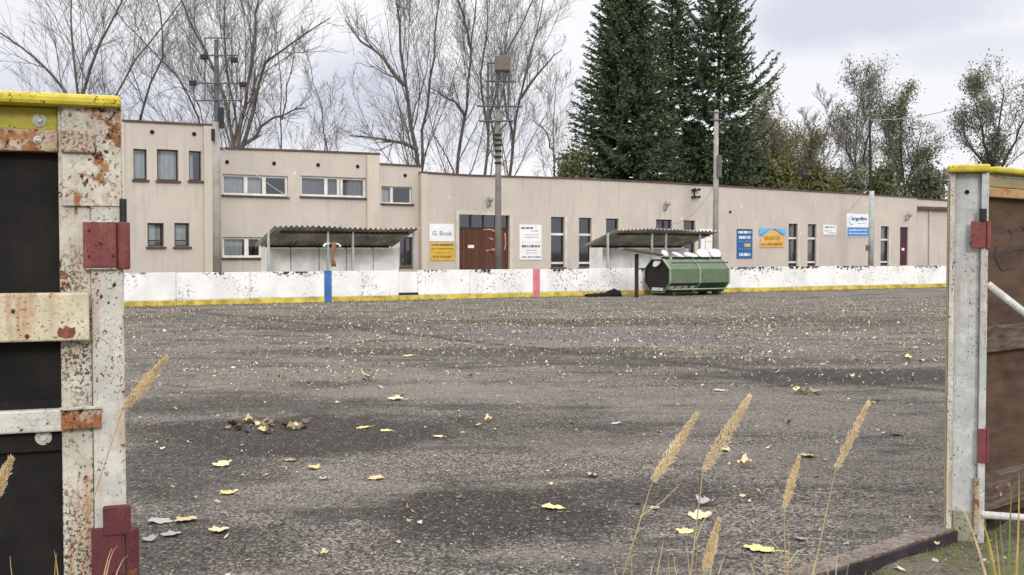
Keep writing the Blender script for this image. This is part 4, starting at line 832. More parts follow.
def bare_tree(name, label, Y, stems, r0, dy=2.5, lv=(9, 8, 7, 4), leaf=None, lmat='leaf_rem', cat='tree', bark='bark', limb=(.28, .5), up=.25, spread=.5, twr=.0072, lsz=.09, lspread=.12, tm=1.):
    base = D(stems[0][0][0], 200, Y); t = thing(name, (base.x, base.y, TZ), label, cat, TREES)
    S = []; R = []
    for i, st in enumerate(stems):
        pts = [D(x, y, Y+(k/max(1, len(st)-1))*dy*((-1)**i)*spread) for k, (x, y) in enumerate(st)]
        if i == 0 or len(st[0]) == 2 and st[0] == stems[0][0]:
            b = pts[0]; pts = [Vector((base.x+(b.x-base.x)*.0, b.y, TZ-.2))]+pts
        S.append(resample(pts, 14)); rr = .72*r0*(1 if i == 0 else .72)*random.uniform(.85, 1.05); R.append(rr*np.linspace(1, .16, 14)**.9)
    ln_ = [np.linalg.norm(np.diff(q, axis=0), axis=1).sum() for q in S]; mxl = max(ln_); keep = [i for i, q in enumerate(ln_) if q > .55*mxl]; rest = [i for i, q in enumerate(ln_) if q <= .55*mxl]
    LS = [(S[i][np.linspace(0, 13, 8).astype(int)], .55*r0*np.linspace(1, .22, 8)) for i in rest]; S = np.stack([S[i] for i in keep]); R = np.stack([R[i] for i in keep])
    l1 = spawn(S, R, lv[0], limb, (.3, .7), .16, .98, 8, up, .4, .08, .25)
    if LS: l1 = (np.concatenate([l1[0], np.stack([q[0] for q in LS])]), np.concatenate([l1[1], np.stack([q[1] for q in LS])]))
    l2 = spawn(*l1, lv[1], (.35, .6), (.4, .85), .15, 1., 6, up*.9, .5, .09, .3)
    l3 = spawn(*l2, lv[2], (.55, 1.), (.35, .8), .05, 1., 5, up*.6, .7, .10, .5); l3 = (l3[0], np.maximum(l3[1], twr))
    l4 = spawn(*l3, lv[3], (.5, 1.0), (.35, .8), .1, 1., 3, up*.4, .8, .15, .7); l4 = (l4[0], np.maximum(np.minimum(l4[1], .010*tm), twr*.6))
    l2 = (l2[0], np.maximum(l2[1], twr*1.2))
    V, Fq = merge([tubes(*x, n) for x, n in (((S, R), 9), (l1, 6))]); np_mesh('trunk', V, Fq, M[bark], t, smooth=True)
    V, Fq = merge([tubes(*x, 3) for x in (l2, l3, l4)]); cr = np_mesh('crown', V, Fq, M['twig'], t)
    if leaf:
        P = l4[0]; k = rng.random(len(P)) < leaf[0]; V, Fq = leaves_on(P[k], leaf[1], lsz, lspread); np_mesh('foliage', V, Fq, M[lmat], cr)
    return t
T = [
 ('bare_tree', 'bare tree with three spreading stems above the yellow cap at the far left', 58, [[(78, 100), (76, 60), (72, 0), (66, -60)], [(80, 100), (92, 60), (120, 5), (140, -40)], [(70, 100), (48, 68), (0, 32), (-40, 8)]], .17, (.06, 1)),
 ('bare_tree', 'slender bare tree behind the left end of the tall wing, its trunk leaning right', 57, [[(108, 110), (128, 70), (150, 35), (190, -5), (215, -50)], [(140, 120), (150, 85), (165, 50), (158, 0), (150, -45)]], .13, None),
 ('bare_tree', 'bare tree whose trunk leans left over the roof of the tall wing', 60, [[(204, 125), (184, 85), (155, 50), (120, 20), (100, -20)], [(204, 125), (196, 90), (170, 80), (150, 100)]], .12, None),
 ('bare_tree', 'large many-stemmed bare tree rising just right of the left mast', 56, [[(236, 150), (228, 110), (212, 60), (180, 10), (170, -40)], [(238, 150), (246, 95), (252, 50), (258, 0), (262, -50)], [(236, 150), (238, 115), (222, 60), (226, 0), (232, -40)], [(242, 148), (262, 62), (300, 40), (330, 18)], [(240, 148), (265, 125), (283, 112), (306, 108)]], .22, (.12, 1)),
 ('bare_tree', 'thin upright bare tree between the many-stemmed tree and the leaning thin one', 60, [[(282, 152), (281, 110), (279, 60), (276, 20)], [(282, 120), (290, 70), (296, 40)]], .09, None),
 ('bare_tree', 'thin bare tree leaning left above the right window of the upper storey', 60, [[(328, 155), (322, 120), (312, 75), (306, 50)]], .09, None),
 ('bare_tree', 'tall forked bare tree directly above the low middle section of the building', 60, [[(421, 172), (412, 135), (404, 80), (400, 20), (396, -50)], [(421, 172), (424, 120), (432, 70), (434, 20), (445, -40)], [(405, 85), (385, 58), (360, 42), (345, 20)], [(418, 150), (400, 142), (375, 138), (350, 136)]], .24, (.05, 1)),
 ('bare_tree', 'tall bare tree between the forked tree and the boxed mast, curving to the right', 63, [[(456, 176), (462, 130), (468, 90), (472, 40), (480, -30)], [(456, 176), (445, 150), (432, 132)], [(464, 115), (450, 100), (430, 88)], [(472, 50), (462, 20), (455, -20)]], .19, (.05, 1)),
 ('bare_tree', 'bare tree close behind the boxed mast, spreading at the top', 62, [[(484, 177), (488, 130), (494, 80), (510, 45), (535, 0), (550, -40)], [(488, 130), (478, 80), (490, 30), (482, -20)], [(498, 176), (494, 130), (486, 95)]], .16, (.05, 1)),
 ('bare_tree', 'bare tree just right of the boxed mast with a long right-hand stem', 64, [[(509, 178), (513, 140), (521, 90), (534, 40), (545, -10)], [(519, 100), (540, 70), (562, 50)], [(513, 140), (506, 110), (504, 60), (512, 10)]], .17, (.1, 1)),
 ('small_bare_tree', 'small thin bare tree standing alone left of the spruces', 66, [[(553, 180), (553, 140), (555, 105), (557, 78)], [(553, 150), (540, 125), (528, 112)]], .10, None),
]
for nm, lb, Y, st, r, lf in T:
    small = r < .12
    bare_tree(nm, lb, Y, st, r, lv=((11, 6, 4, 3) if small else (12, 7, 5, 3)), leaf=(.015, 1) if lf else None, lsz=.05, limb=(.22, .38) if small else (.28, .5))
# leafless and leafy trees at the right
bare_tree('bare_tree', 'bare spreading tree between the spruces and the leafy trees', 82, [[(817, 185), (815, 165), (806, 140), (792, 120)], [(817, 185), (820, 160), (826, 130), (832, 110)], [(817, 175), (806, 160), (788, 140)]], .2, lv=(8, 6, 4, 3), limb=(.3, .55), twr=.015)
def leafy(label, Y, stems, r0, dens, mat, sz=.085, lv=(11, 7, 6, 3), limb=(.25, .42), spr=.3, per=3, name='leafy_tree', **k):
    return bare_tree(name, label, Y, stems, r0, lv=lv, leaf=(dens, per), lmat=mat, bark='bark2', limb=limb, lsz=sz, lspread=spr, twr=.013, **k)
leafy('leafy grey-green tree with the taller narrow crown, left of the far right pole top', 84, [[(858, 192), (856, 160), (856, 120), (862, 88)], [(858, 180), (868, 140), (876, 108), (884, 92)], [(858, 175), (846, 145), (848, 115)]], .2, .6, 'leaf_grey')
leafy('leafy green tree with the wider rounded crown, right of the far right pole top', 86, [[(905, 195), (902, 165), (900, 130), (898, 105)], [(905, 188), (915, 160), (922, 130)], [(903, 180), (888, 150), (884, 125)], [(905, 190), (925, 170), (932, 150)]], .2, .85, 'leaf_green')
leafy('tall leafy tree rising behind the yellow cap of the right gateway post', 72, [[(992, 190), (988, 150), (975, 105), (972, 92)], [(992, 180), (1000, 130), (1005, 85), (1002, 84)], [(990, 170), (968, 145), (962, 122)], [(995, 180), (1020, 130), (1030, 105)]], .2, .75, 'leaf_grey', limb=(.18, .3))
leafy('low olive bushy tree directly right of the spruces, above the roof', 80, [[(770, 190), (768, 170), (765, 152)], [(770, 188), (782, 170), (786, 150)], [(770, 188), (755, 172), (748, 158)]], .14, 1., 'leaf_olive', limb=(.4, .7), per=3)
leafy('sparse low tree with yellowing leaves between the olive bush and the bare tree', 78, [[(797, 192), (792, 170), (776, 140), (762, 118)], [(797, 192), (800, 172), (808, 150)]], .12, .35, 'leaf_olive', limb=(.25, .5))
# hedge-like bushes above the roof
def bush(label, px, y0, y1, wpx, Y, mat, n=5200, sz=.15):
    b = D(px, y1, Y); zt = D(px, y0, Y).z; rw = wpx/2/F*Y; t = thing('bush', (b.x, b.y, TZ), label, 'bush', 'bushes behind the building'); h = zt-TZ
    S = []
    for i in range(9):
        an = rng.uniform(0, 2*PI); e = rng.uniform(.3, 1)*rw*.7; S.append(resample([(b.x, b.y, TZ-.1), (b.x+math.cos(an)*e*.5, b.y+math.sin(an)*e*.4, TZ+h*.5), (b.x+math.cos(an)*e, b.y+math.sin(an)*e*.7, TZ+h*rng.uniform(.7, .97))], 8))
    S = np.stack(S); R = np.tile(.05*np.linspace(1, .3, 8), (9, 1)); l1 = spawn(S, R, 14, (.2, .4), (.5, 1.1), .1, 1., 5, .1, .6); l2 = spawn(*l1, 6, (.3, .6), (.5, 1.1), .1, 1., 4, .1, .7)
    V, Fq = merge([tubes(*x, 4) for x in ((S, R), l1)]); np_mesh('stem', V, Fq, M['bark2'], t)
    V, Fq = leaves_on(l2[0], 5, sz, .22); np_mesh('foliage', V, Fq, M[mat], t)
bush('dense green bush behind the roof just right of the spruces', 772, 160, 190, 60, 76, 'leaf_olive'); bush('yellow-green low bush behind the roof below the bare spreading tree', 815, 172, 196, 60, 77, 'leaf_olive')
bush('dull green bush behind the roof below the taller narrow leafy tree', 848, 168, 196, 48, 79, 'leaf_grey'); bush('green bush behind the roof below the wider rounded tree', 888, 172, 198, 56, 80, 'leaf_green'); bush('grey-green bush at the right end of the roof, left of the right gateway post', 925, 168, 200, 44, 82, 'leaf_grey')
bush('dark bush behind the roof just left of the spruces', 577, 150, 180, 30, 66, 'leaf_green', sz=.12)

def spruce(label, px, ytop, Y, rad, z0f=.0, tip=.25, dens=1., ragged=.25, gap=.3, lean=0, low=0.06, pw=.9, rmax=9, nbr=10):
    b = D(px, 200, Y); zt = D(px, ytop, Y).z; Ht = zt-TZ; t = thing('spruce_tree', (b.x, b.y, TZ), label, 'tree', 'spruces behind the building')
    P = resample([(b.x, b.y, TZ-.2), (b.x, b.y, TZ+Ht*.5), (b.x+lean, b.y, zt)], 14)[None]; R = (.24*np.linspace(1, .08, 14))[None]
    V, Fq = tubes(P, R, 8); np_mesh('trunk', V, Fq, M['bark2'], t, smooth=True)
    BR = []; LN = []
    z = TZ+Ht*low
    while z < zt-.2:
        f = (z-TZ)/Ht; L = min(rad*(1-f)**pw, rmax*(.8+.2*min(1, f/.35)))+.2; nb = nbr if f < .75 else nbr-2; a0 = rng.uniform(0, 6.28)
        for i in range(nb):
            if rng.random() < ragged*.4: continue
            BR.append((z+rng.uniform(-.15, .15), a0+i*2*PI/nb+rng.uniform(-.25, .25), L*rng.uniform(1-ragged, 1.06), f))
        z += gap*(1-.35*f)
    K = 9; PP = []; RR = []
    for (zz, an, L, f) in BR:
        s = np.linspace(0, 1, K); droop = -.38*(1-f)*L*s+tip*L*s**2.4+.25*f*L*s; cx = b.x+lean*f
        p = np.stack([cx+np.cos(an)*L*s, b.y+np.sin(an)*L*s, zz+droop], 1); PP.append(p); RR.append((.012+.018*(1-f))*np.linspace(1, .3, K))
    PP = np.array(PP); RR = np.array(RR); V, Fq = tubes(PP, RR, 3); np_mesh('branches', V, Fq, M['bark2'], t)
    # sprays
    cnt = int(40*dens); B = len(PP); idx = np.repeat(np.arange(B), cnt); M_ = len(idx); tt = .12+.88*((np.tile(np.arange(cnt), B)+rng.random(M_))/cnt); x = tt*(K-1); i0 = np.clip(x.astype(int), 0, K-2); fr = (x-i0)[:, None]
    c = PP[idx, i0]*(1-fr)+PP[idx, i0+1]*fr; T_ = PP[idx, i0+1]-PP[idx, i0]; T_ /= np.linalg.norm(T_, axis=1, keepdims=True)
    side = np.cross(T_, [0, 0, 1.]); side /= np.linalg.norm(side, axis=1, keepdims=True); sg = rng.choice([-1, 1], M_)[:, None]
    Lb = np.array([q[2] for q in BR])[idx]; ln = (.2+.42*np.minimum(Lb, 3.2)/3.2*(1.15-tt))*rng.uniform(.6, 1.3, M_)
    d = T_*rng.uniform(.5, 1.1, M_)[:, None]+side*sg*rng.uniform(.1, 1.0, M_)[:, None]; d[:, 2] += rng.uniform(-.55, .12, M_); d /= np.linalg.norm(d, axis=1, keepdims=True)
    n_ = np.cross(d, rng.normal(size=(M_, 3))); n_ /= np.linalg.norm(n_, axis=1, keepdims=True); w = ln*rng.uniform(.12, .22, M_)
    e = c+d*ln[:, None]; m = c+d*(ln*.4)[:, None]; V = np.stack([c, m+n_*w[:, None], e, m-n_*w[:, None]], 1).reshape(-1, 3); A1 = (V, np.arange(M_*4).reshape(-1, 4))
    # second order tufts
    c2 = np.repeat(c+d*(ln*.5)[:, None], 2, 0); M2 = len(c2); d2 = np.repeat(d, 2, 0)+rng.normal(scale=.6, size=(M2, 3)); d2 /= np.linalg.norm(d2, axis=1, keepdims=True); l2 = np.repeat(ln, 2)*rng.uniform(.4, .8, M2)
    n2 = np.cross(d2, rng.normal(size=(M2, 3))); n2 /= np.linalg.norm(n2, axis=1, keepdims=True); w2 = l2*.2
    V2 = np.stack([c2, c2+d2*(l2*.4)[:, None]+n2*w2[:, None], c2+d2*l2[:, None], c2+d2*(l2*.4)[:, None]-n2*w2[:, None]], 1).reshape(-1, 3); A2 = (V2, np.arange(M2*4).reshape(-1, 4))
    V, Fq = merge([A1, A2]); np_mesh('foliage', V, Fq, M['needles'], t)
spruce('broad dark spruce with the fullest crown, leftmost of the spruces', 626, -75, 68, 5.4, dens=.95, ragged=.2, pw=.85, rmax=3.8)
spruce('dark spruce with a bare lower trunk, between the other spruces and partly hidden', 672, -60, 72, 6, dens=.55, ragged=.45, low=.2, tip=.3, pw=1., rmax=3.0, gap=.4)
spruce('dark spruce with ragged upturned branch tips, rightmost of the tall spruces', 718, -75, 70, 7.6, dens=1.35, ragged=.42, tip=.55, low=.2, gap=.62, pw=1., rmax=4.1, nbr=8)
spruce('young dark spruce low between the two right spruces', 694, 120, 74, 4.5, dens=.8, ragged=.35, rmax=2.6)
spruce('small dark spruce filling in below the right edge of the spruce group', 744, 128, 76, 4, dens=.8, ragged=.35, rmax=2.2)

# ------------------------------------------------------------------ fallen leaves
def leaf_mesh(mat, seed, curl):
    r = random.Random(seed); V = [(0, 0, 0)]; n = 30
    for i in range(n):
        a = 2*PI*i/n; lob = .62+.38*abs(math.cos(2.5*(a-PI/2)))**.7; rad = lob*(1.15-.25*math.sin(a-PI/2)**2)*.5*r.uniform(.88, 1.06); x, y = rad*math.cos(a), rad*math.sin(a)*.85
        V.append((x, y, 0))
    ax = r.uniform(0, PI); W = []
    for (x, y, z) in V:
        q = x*math.cos(ax)+y*math.sin(ax); s = -x*math.sin(ax)+y*math.cos(ax); W.append((x, y, curl*(q*q*1.6+.35*abs(s))+r.uniform(-.02, .03)+.02))
    Fq = [(0, 1+i, 1+(i+1) % n) for i in range(n)]
    # stalk
    b = len(W); W += [(0, -.38, .03), (.015, -.38, .05), (.07, -.75, .06), (.055, -.75, .03)]; Fq.append((b, b+1, b+2, b+3))
    me = bpy.data.meshes.new('leaf'); me.from_pydata(W, [], Fq); me.materials.append(M[mat]); me.update(); return me
LM = {m: [leaf_mesh(m, hash(m) % 97+i if False else i*7+len(m), c) for i, c in enumerate((.15, .5, .9, 1.4, .3))] for m in ('lf_yellow', 'lf_pale', 'lf_grey', 'lf_brown', 'lf_dark')}
def put_leaf(px, py, wpx, m, label, group=None, tilt=.12, k=None):
    p = G(px, py); me = LM[m][k if k is not None else random.randrange(5)]; ob = bpy.data.objects.new('fallen_leaf', me); COL.objects.link(ob)
    s = wpx*p.y/F; ob.location = (p.x, p.y, .004); ob.scale = (s, s, s*(.7 if m in ('lf_yellow', 'lf_grey') else 1.15)); ob.rotation_euler = (random.uniform(-tilt, tilt), random.uniform(-tilt, tilt), random.uniform(0, 6.28))
    tag(ob, label, 'leaf', group or 'leaves fallen on the asphalt'); return p
HL = [
 (553, 508, 27, 'lf_yellow', 'bright yellow flat leaf on the dark stain, near the bottom centre of the rink'), (760, 550, 36, 'lf_yellow', 'large yellow leaf at the bottom between the grass plumes and the kerb'),
 (685, 532, 20, 'lf_yellow', 'yellow leaf just below the brown leaf beside the grass stems'), (700, 518, 27, 'lf_pale', 'wide buff leaf beside the stem of the tallest grass plume'),
 (706, 505, 22, 'lf_grey', 'bluish grey leaf just above the wide buff leaf beside the grass stems'), (186, 521, 28, 'lf_pale', 'long pale leaf in the group nearest the rust-spotted post'),
 (219, 532, 24, 'lf_pale', 'pale leaf just right and below the long pale leaf near the left post'), (160, 522, 30, 'lf_grey', 'grey leaf tucked between the left post and the long pale leaf'),
 (171, 536, 22, 'lf_grey', 'dark grey leaf under the long pale leaf near the left post'), (150, 541, 18, 'lf_grey', 'small grey leaf lowest of those beside the left post'),
 (228, 494, 19, 'lf_yellow', 'yellowish leaf lying alone below the curled leaf at the left'), (222, 466, 22, 'lf_pale', 'curled buff leaf with a raised edge above the yellowish one at the left'),
 (314, 469, 16, 'lf_pale', 'small buff leaf right of the curled leaf, left half of the rink'), (363, 428, 15, 'lf_yellow', 'upright yellow leaf at the right end of the dark leaf drift'),
 (386, 431, 14, 'lf_yellow', 'flat yellow leaf just right of the upright yellow leaf'), (438, 437, 12, 'lf_pale', 'small whitish leaf right of the pair of yellow leaves'),
 (376, 479, 19, 'lf_pale', 'buff leaf below the pair of yellow leaves'), (396, 400, 18, 'lf_pale', 'pale leaf above the pair of yellow leaves'),
 (369, 381, 18, 'lf_pale', 'pale folded leaf farther off above the pale leaf in the left half'), (408, 356, 12, 'lf_yellow', 'small standing leaf by the dark seam in the left half'),
 (477, 427, 11, 'lf_pale', 'left one of two small pale leaves near the middle of the rink'), (489, 422, 11, 'lf_pale', 'right one of two small pale leaves near the middle of the rink'),
 (592, 477, 14, 'lf_grey', 'small grey leaf above and right of the bright yellow leaf'), (745, 467, 17, 'lf_pale', 'pale peaked leaf right of the tallest plume'),
 (725, 451, 13, 'lf_pale', 'buff leaf behind the tallest plume'), (808, 457, 18, 'lf_pale', 'pale leaf left of the rightmost tall plume'),
 (801, 394, 18, 'lf_pale', 'left one of two touching pale leaves right of the tallest plume tip'), (815, 394, 16, 'lf_brown', 'brown leaf touching the pale leaf right of the tallest plume tip'),
 (719, 391, 13, 'lf_pale', 'pale leaf left of the tallest plume tip'), (850, 378, 11, 'lf_pale', 'small pale leaf on the dark stain at the right'),
 (897, 435, 14, 'lf_dark', 'dark curled leaf left of the pale right post'), (906, 359, 12, 'lf_yellow', 'small yellow leaf near the right post, far off'),
 (616, 424, 12, 'lf_grey', 'grey leaf left of the leftmost tall plume'), (788, 424, 9, 'lf_brown', 'small brown leaf between the two right-hand plumes'),
 (323, 556, 14, 'lf_pale', 'small pale leaf at the very bottom left of the rink'), (325, 480, 12, 'lf_grey', 'small grey leaf just below the small buff leaf at the left'),
 (290, 461, 15, 'lf_brown', 'brown leaf left of the small buff leaf'), (800, 540, 16, 'lf_grey', 'grey leaf beside the upper end of the grass near the kerb'),
 (398, 398, 14, 'lf_brown', 'brown leaf half under the pale leaf above the yellow pair'), (655, 509, 13, 'lf_grey', 'grey leaf left of the wide buff leaf by the grass'),
]
for i, (x, y, w, m, lb) in enumerate(HL):
    put_leaf(x, y, w, m, lb, k=0 if i in (0, 1) else None)
used = [(h[0], h[1]) for h in HL]
for i in range(26):
    x = random.gauss(268, 24); y = random.gauss(426, 2.6); put_leaf(x, y, random.uniform(7, 13), random.choice(('lf_dark', 'lf_brown', 'lf_pale', 'lf_dark')), 'small leaf in the dark drift of leaves left of the yellow pair', 'leaves in the dark drift', .5)
cnt = 0
while cnt < 110:
    y = 575-245*random.random()**.62; x = random.uniform(128, 945)
    if y > 545 and x > 830: continue
    if min(abs(x-a)+abs(y-b) for a, b in used) < 12: continue
    p = G(x, y); sz = random.uniform(.03, .06); put_leaf(x, y, sz*F/p.y, random.choice(('lf_pale', 'lf_pale', 'lf_grey', 'lf_brown', 'lf_yellow')), 'small dry leaf among many scattered over the middle of the rink', 'small scattered leaves', .35); cnt += 1
def litter(n, pts, sz, mat, name, label, lift=.5):
    C = np.array(pts); M_ = len(C); yaw = rng.uniform(0, 6.28, M_); tl = rng.normal(scale=lift, size=(M_, 2)); a = np.stack([np.cos(yaw), np.sin(yaw), tl[:, 0]*.6], 1)*rng.uniform(.6, 1.2, (M_, 1)); b = np.stack([-np.sin(yaw), np.cos(yaw), tl[:, 1]*.6], 1)
    s = rng.uniform(sz[0], sz[1], M_)[:, None]; C[:, 2] += .006+s[:, 0]*.45*np.abs(tl).max(1)*.6; V = np.stack([C-a*s*.5, C+b*s*rng.uniform(.15, .45, (M_, 1))+a*s*rng.uniform(-.3, .3, (M_, 1)), C+a*s*.5+[0, 0, .006], C-b*s*rng.uniform(.15, .45, (M_, 1))], 1).reshape(-1, 3)
    o = np_mesh(name, V, np.arange(M_*4).reshape(-1, 4), M[mat]); tag(o, label, 'leaves', kind='stuff'); return o
pts = []
while len(pts) < 15000:
    Yd = 5.2+32*random.random()**.75; X = random.uniform(-.42, .45)*Yd; p = Vector((X, Yd, 0))
    if (p-BO.p0).dot(BO.n) < .3 or (p-gA).dot(gn) > -.1 or (Yd < 13 and random.random() < .78): continue
    dens = .35+.65*max(0, math.sin(X*.35+1)*math.sin(Yd*.3+X*.12))+(.8 if 17 < Yd < 30 and -3 < X < 7 else 0)
    if random.random() < dens*.7: pts.append((X, Yd, 0))
litter(0, pts, (.012, .045), 'litter', 'leaf_litter', 'crumbled pale leaf scraps strewn over the whole rink')
pts = []
while len(pts) < 1500:
    Yd = 13+24*random.random()**.8; X = random.uniform(-.42, .45)*Yd; p = Vector((X, Yd, 0))
    if (p-BO.p0).dot(BO.n) < .3: continue
    if random.random() < .3+(.7 if 18 < Yd < 30 and -4 < X < 8 else 0): pts.append((X, Yd, 0))
litter(0, pts, (.04, .1), 'litter', 'far_leaf_litter', 'dry leaves strewn over the far half of the rink')
for m_, n_, nm_, lb_ in (('litter', 14000, 'curled_leaf_litter', 'small curled pale leaves sprinkled over the far asphalt'), ('litter_dark', 11000, 'dark_leaf_scraps', 'small dark leaf scraps sprinkled over the far asphalt')):
    pts = []
    while len(pts) < n_:
        Yd = 13+26*random.random()**.8; X = random.uniform(-.42, .45)*Yd; p = Vector((X, Yd, 0))
        if (p-BO.p0).dot(BO.n) < .2: continue
        if random.random() < .25+.75*max(0, math.sin(X*.9+Yd*.5)*math.sin(Yd*.7-X*.3))+(.4 if Yd > 22 else 0): pts.append((X, Yd, 0))
    litter(0, pts, (.012, .04), m_, nm_, lb_, 1.3)
pts = []
for i in range(2600):
    s = random.uniform(bs(100), bs(950)); oo = abs(random.gauss(0, .45))+.05; p = BO.w(s, 0, oo); pts.append((p.x, p.y, 0))
litter(0, pts, (.03, .09), 'litter_dark', 'leaf_drift', 'brown leaves drifted against the foot of the far boards', .35)
pts = []
for i in range(500):
    p = gA+gdir*random.uniform(-3, 4)+gn*random.uniform(.08, 2.2); pts.append((p.x, p.y, -.045))
litter(0, pts, (.012, .05), 'litter', 'dirt_litter', 'leaf scraps and twigs on the dirt outside the kerb')
# loose grit on the asphalt near the camera
pts = []; V = []; Fq = []; b_ = 0
for i in range(11000):
    Yd = 4.9+9*random.random()**1.3; X = random.uniform(-.42, .47)*Yd; p = Vector((X, Yd, 0)); out = (p-gA).dot(gn)
    z = 0 if out < -.08 else -.05
    r = random.choice((.002, .003, .004, .0065))*random.uniform(.7, 1.3); q = [(r*random.uniform(.7, 1.2)*math.cos(a), r*random.uniform(.7, 1.2)*math.sin(a), 0) for a in (0, 1.57, 3.14, 4.71)]
    V += [(X+c[0], Yd+c[1], z) for c in q]+[(X+r*.2*random.uniform(-1, 1), Yd, z+r*.95)]; Fq += [(b_, b_+1, b_+4), (b_+1, b_+2, b_+4), (b_+2, b_+3, b_+4), (b_+3, b_, b_+4)]; b_ += 5
o = np_mesh('loose_grit', V, Fq, M['stone']); tag(o, 'pale loose grit scattered over the near asphalt', 'grit', kind='stuff')

# ------------------------------------------------------------------ grasses
GRP = 'dry grass stalks in the foreground'
def plume_grass(label, Y, tip, base, root, wpx=11, side=None, name='dry_grass', seed=0):
    """root: where the stem leaves the frame / ground, in pixels"""
    r = random.Random(seed); tp, bp, rp = D(*tip, Y), D(*base, Y), D(*root, Y)
    g = rp+(rp-bp)*((rp.z+.06)/max(.05, (bp.z-rp.z))) if rp.z > -.05 else rp; g.z = -.06
    t = thing(name, g, label, 'grass', GRP)
    mb = MB(); P = []
    for i in range(13):
        f = i/12; a = g.lerp(rp, min(1, f*2)) if f < .5 else rp.lerp(bp, (f-.5)*2); P.append(a)
    P = P+[bp.lerp(tp, .5), tp]; mb.tube(P, [.0019]*11+[.0016, .0014, .001, .0005], 5); mb.build('stem', M['straw'], t, smooth=True)
    ax = (tp-bp); L = ax.length; u = ax.normalized(); vw = Vector((0, -1, .1)); sd = u.cross(vw).normalized(); V = []; Fq = []; w = wpx/F*Y/2
    for i in range(1100):
        f = r.random()**.85; ww = w*(math.sin(PI*min(1, f*.85+.12))**.8)*(1-f*.35); a = bp+ax*f*.97; an = r.uniform(0, 6.28); rad = ww*r.random()**.7
        q = a+(sd*math.cos(an)+vw*math.sin(an))*rad+Vector((0, 0, -abs(r.gauss(0, .004)))); d = (u*1.+(sd*math.cos(an)+vw*math.sin(an))*r.uniform(.05, .6)+Vector((0, 0, r.uniform(-.35, .1)))).normalized(); l = r.uniform(.005, .014); nn = d.cross(Vector((r.gauss(0, 1), r.gauss(0, 1), r.gauss(0, 1)))).normalized()*r.uniform(.0008, .0018)
        b = len(V); V += [q, q+d*l*.5+nn, q+d*l, q+d*l*.5-nn]; Fq.append((b, b+1, b+2, b+3))
    np_mesh('plume', [tuple(v) for v in V], Fq, M['plume'], t)
    if side:
        mb = MB()
        for sp_ in side:
            pts = [D(*q, Y) for q in sp_]; k = len(pts); mb.tube(pts, [.0018*(1-.8*i/(k-1))+.0004 for i in range(k)], 4)
        mb.build('side_blade', M['straw'], t)
    return t
plume_grass('dry grass stalk with leaning buff plume, leftmost of those right of the bottom centre', 3.0, (697, 412), (653, 480), (622, 578), 13, [[(640, 517), (662, 502), (682, 482)], [(655, 470), (649, 466), (645, 468)]], seed=1)
plume_grass('dry grass stalk with the tallest and brightest plume, at the right of the bottom centre', 2.9, (751, 393), (703, 470), (690, 580), 15, [[(696, 540), (704, 520), (716, 508)]], seed=2)
plume_grass('thin dry grass stalk with narrow plume, rightmost of the tall plumes', 3.2, (869, 400), (836, 468), (812, 580), 9, None, seed=3)
plume_grass('faint dry grass stalk with short dull plume, between the tallest and rightmost plumes', 3.3, (799, 456), (784, 508), (786, 580), 9, [[(786, 560), (775, 545), (768, 538)], [(787, 565), (797, 552), (806, 548)]], seed=4)
plume_grass('short dry grass stalk with a low golden plume, at the foot of the tallest one', 2.9, (719, 519), (704, 572), (698, 620), 10, None, seed=5)
plume_grass('bowed dry grass stalk with pale plume, in front of the rust-spotted left post', 2.7, (166, 356), (122, 410), (96, 490), 11, [[(124, 404), (136, 388), (150, 368)]], seed=6)
plume_grass('dry grass stalk whose plume just enters the frame at the left edge', 2.4, (11, 457), (-8, 500), (-20, 590), 12, None, seed=7)
def blades(label, Y, root, tips, mat, w=.004, name='grass_tuft', grp='grass tufts by the gateway'):
    g = D(*root, Y); g0 = Vector((g.x, g.y, -.06)); t = thing(name, g0, label, 'grass', grp)
    for (mx, my, tx, ty, m2) in tips:
        a = g0+Vector((random.uniform(-.03, .03), random.uniform(-.03, .03), 0)); m = D(mx, my, Y); e = D(tx, ty, Y+random.uniform(-.05, .05)); n = 12; V = []; Fq = []
        for i in range(n+1):
            f = i/n; p = a*(1-f)**2+m*2*f*(1-f)+e*f*f; ww = w*(1-f**2)+.0004; V += [p+Vector((-ww, 0, 0)), p+Vector((0, -ww*.6, 0)), p+Vector((ww, 0, 0))]
        for i in range(n): q = i*3; Fq += [(q, q+1, q+4, q+3), (q+1, q+2, q+5, q+4)]
        mesh_obj('blade', V, Fq, M[m2 or mat], t, smooth=True)
blades('tuft of green and yellow arching blades before the foot of the right post', 4.6, (1010, 640), [(975, 505, 948, 491, 'straw'), (985, 560, 985, 512, 'blade_green'), (1008, 530, 1012, 488, 'blade_green'), (998, 540, 972, 500, 'blade_yellow'), (1003, 560, 1000, 520, 'blade_green'), (1020, 540, 1019, 470, 'blade_yellow'), (1002, 590, 995, 530, 'blade_yellow'), (1022, 560, 1030, 500, 'blade_green'), (995, 590, 978, 548, 'blade_green'), (1012, 590, 1018, 545, 'blade_yellow')], 'blade_green', .006)
blades('low tuft of golden blades at the foot of the tallest plume', 3.0, (692, 640), [(690, 590, 698, 545, 'blade_yellow'), (700, 600, 716, 548, 'straw'), (684, 590, 672, 552, 'straw'), (672, 600, 668, 558, 'blade_yellow'), (694, 590, 686, 540, 'straw'), (705, 590, 726, 553, None)], 'straw', .003)
blades('low weedy tuft with thin stems between the faint plume and the kerb', 3.3, (782, 640), [(778, 580, 762, 555, 'straw'), (784, 580, 790, 540, 'straw'), (790, 580, 806, 555, 'blade_yellow'), (780, 570, 770, 540, 'blade_green'), (800, 590, 820, 548, 'straw'), (770, 590, 748, 560, 'straw')], 'straw', .003)
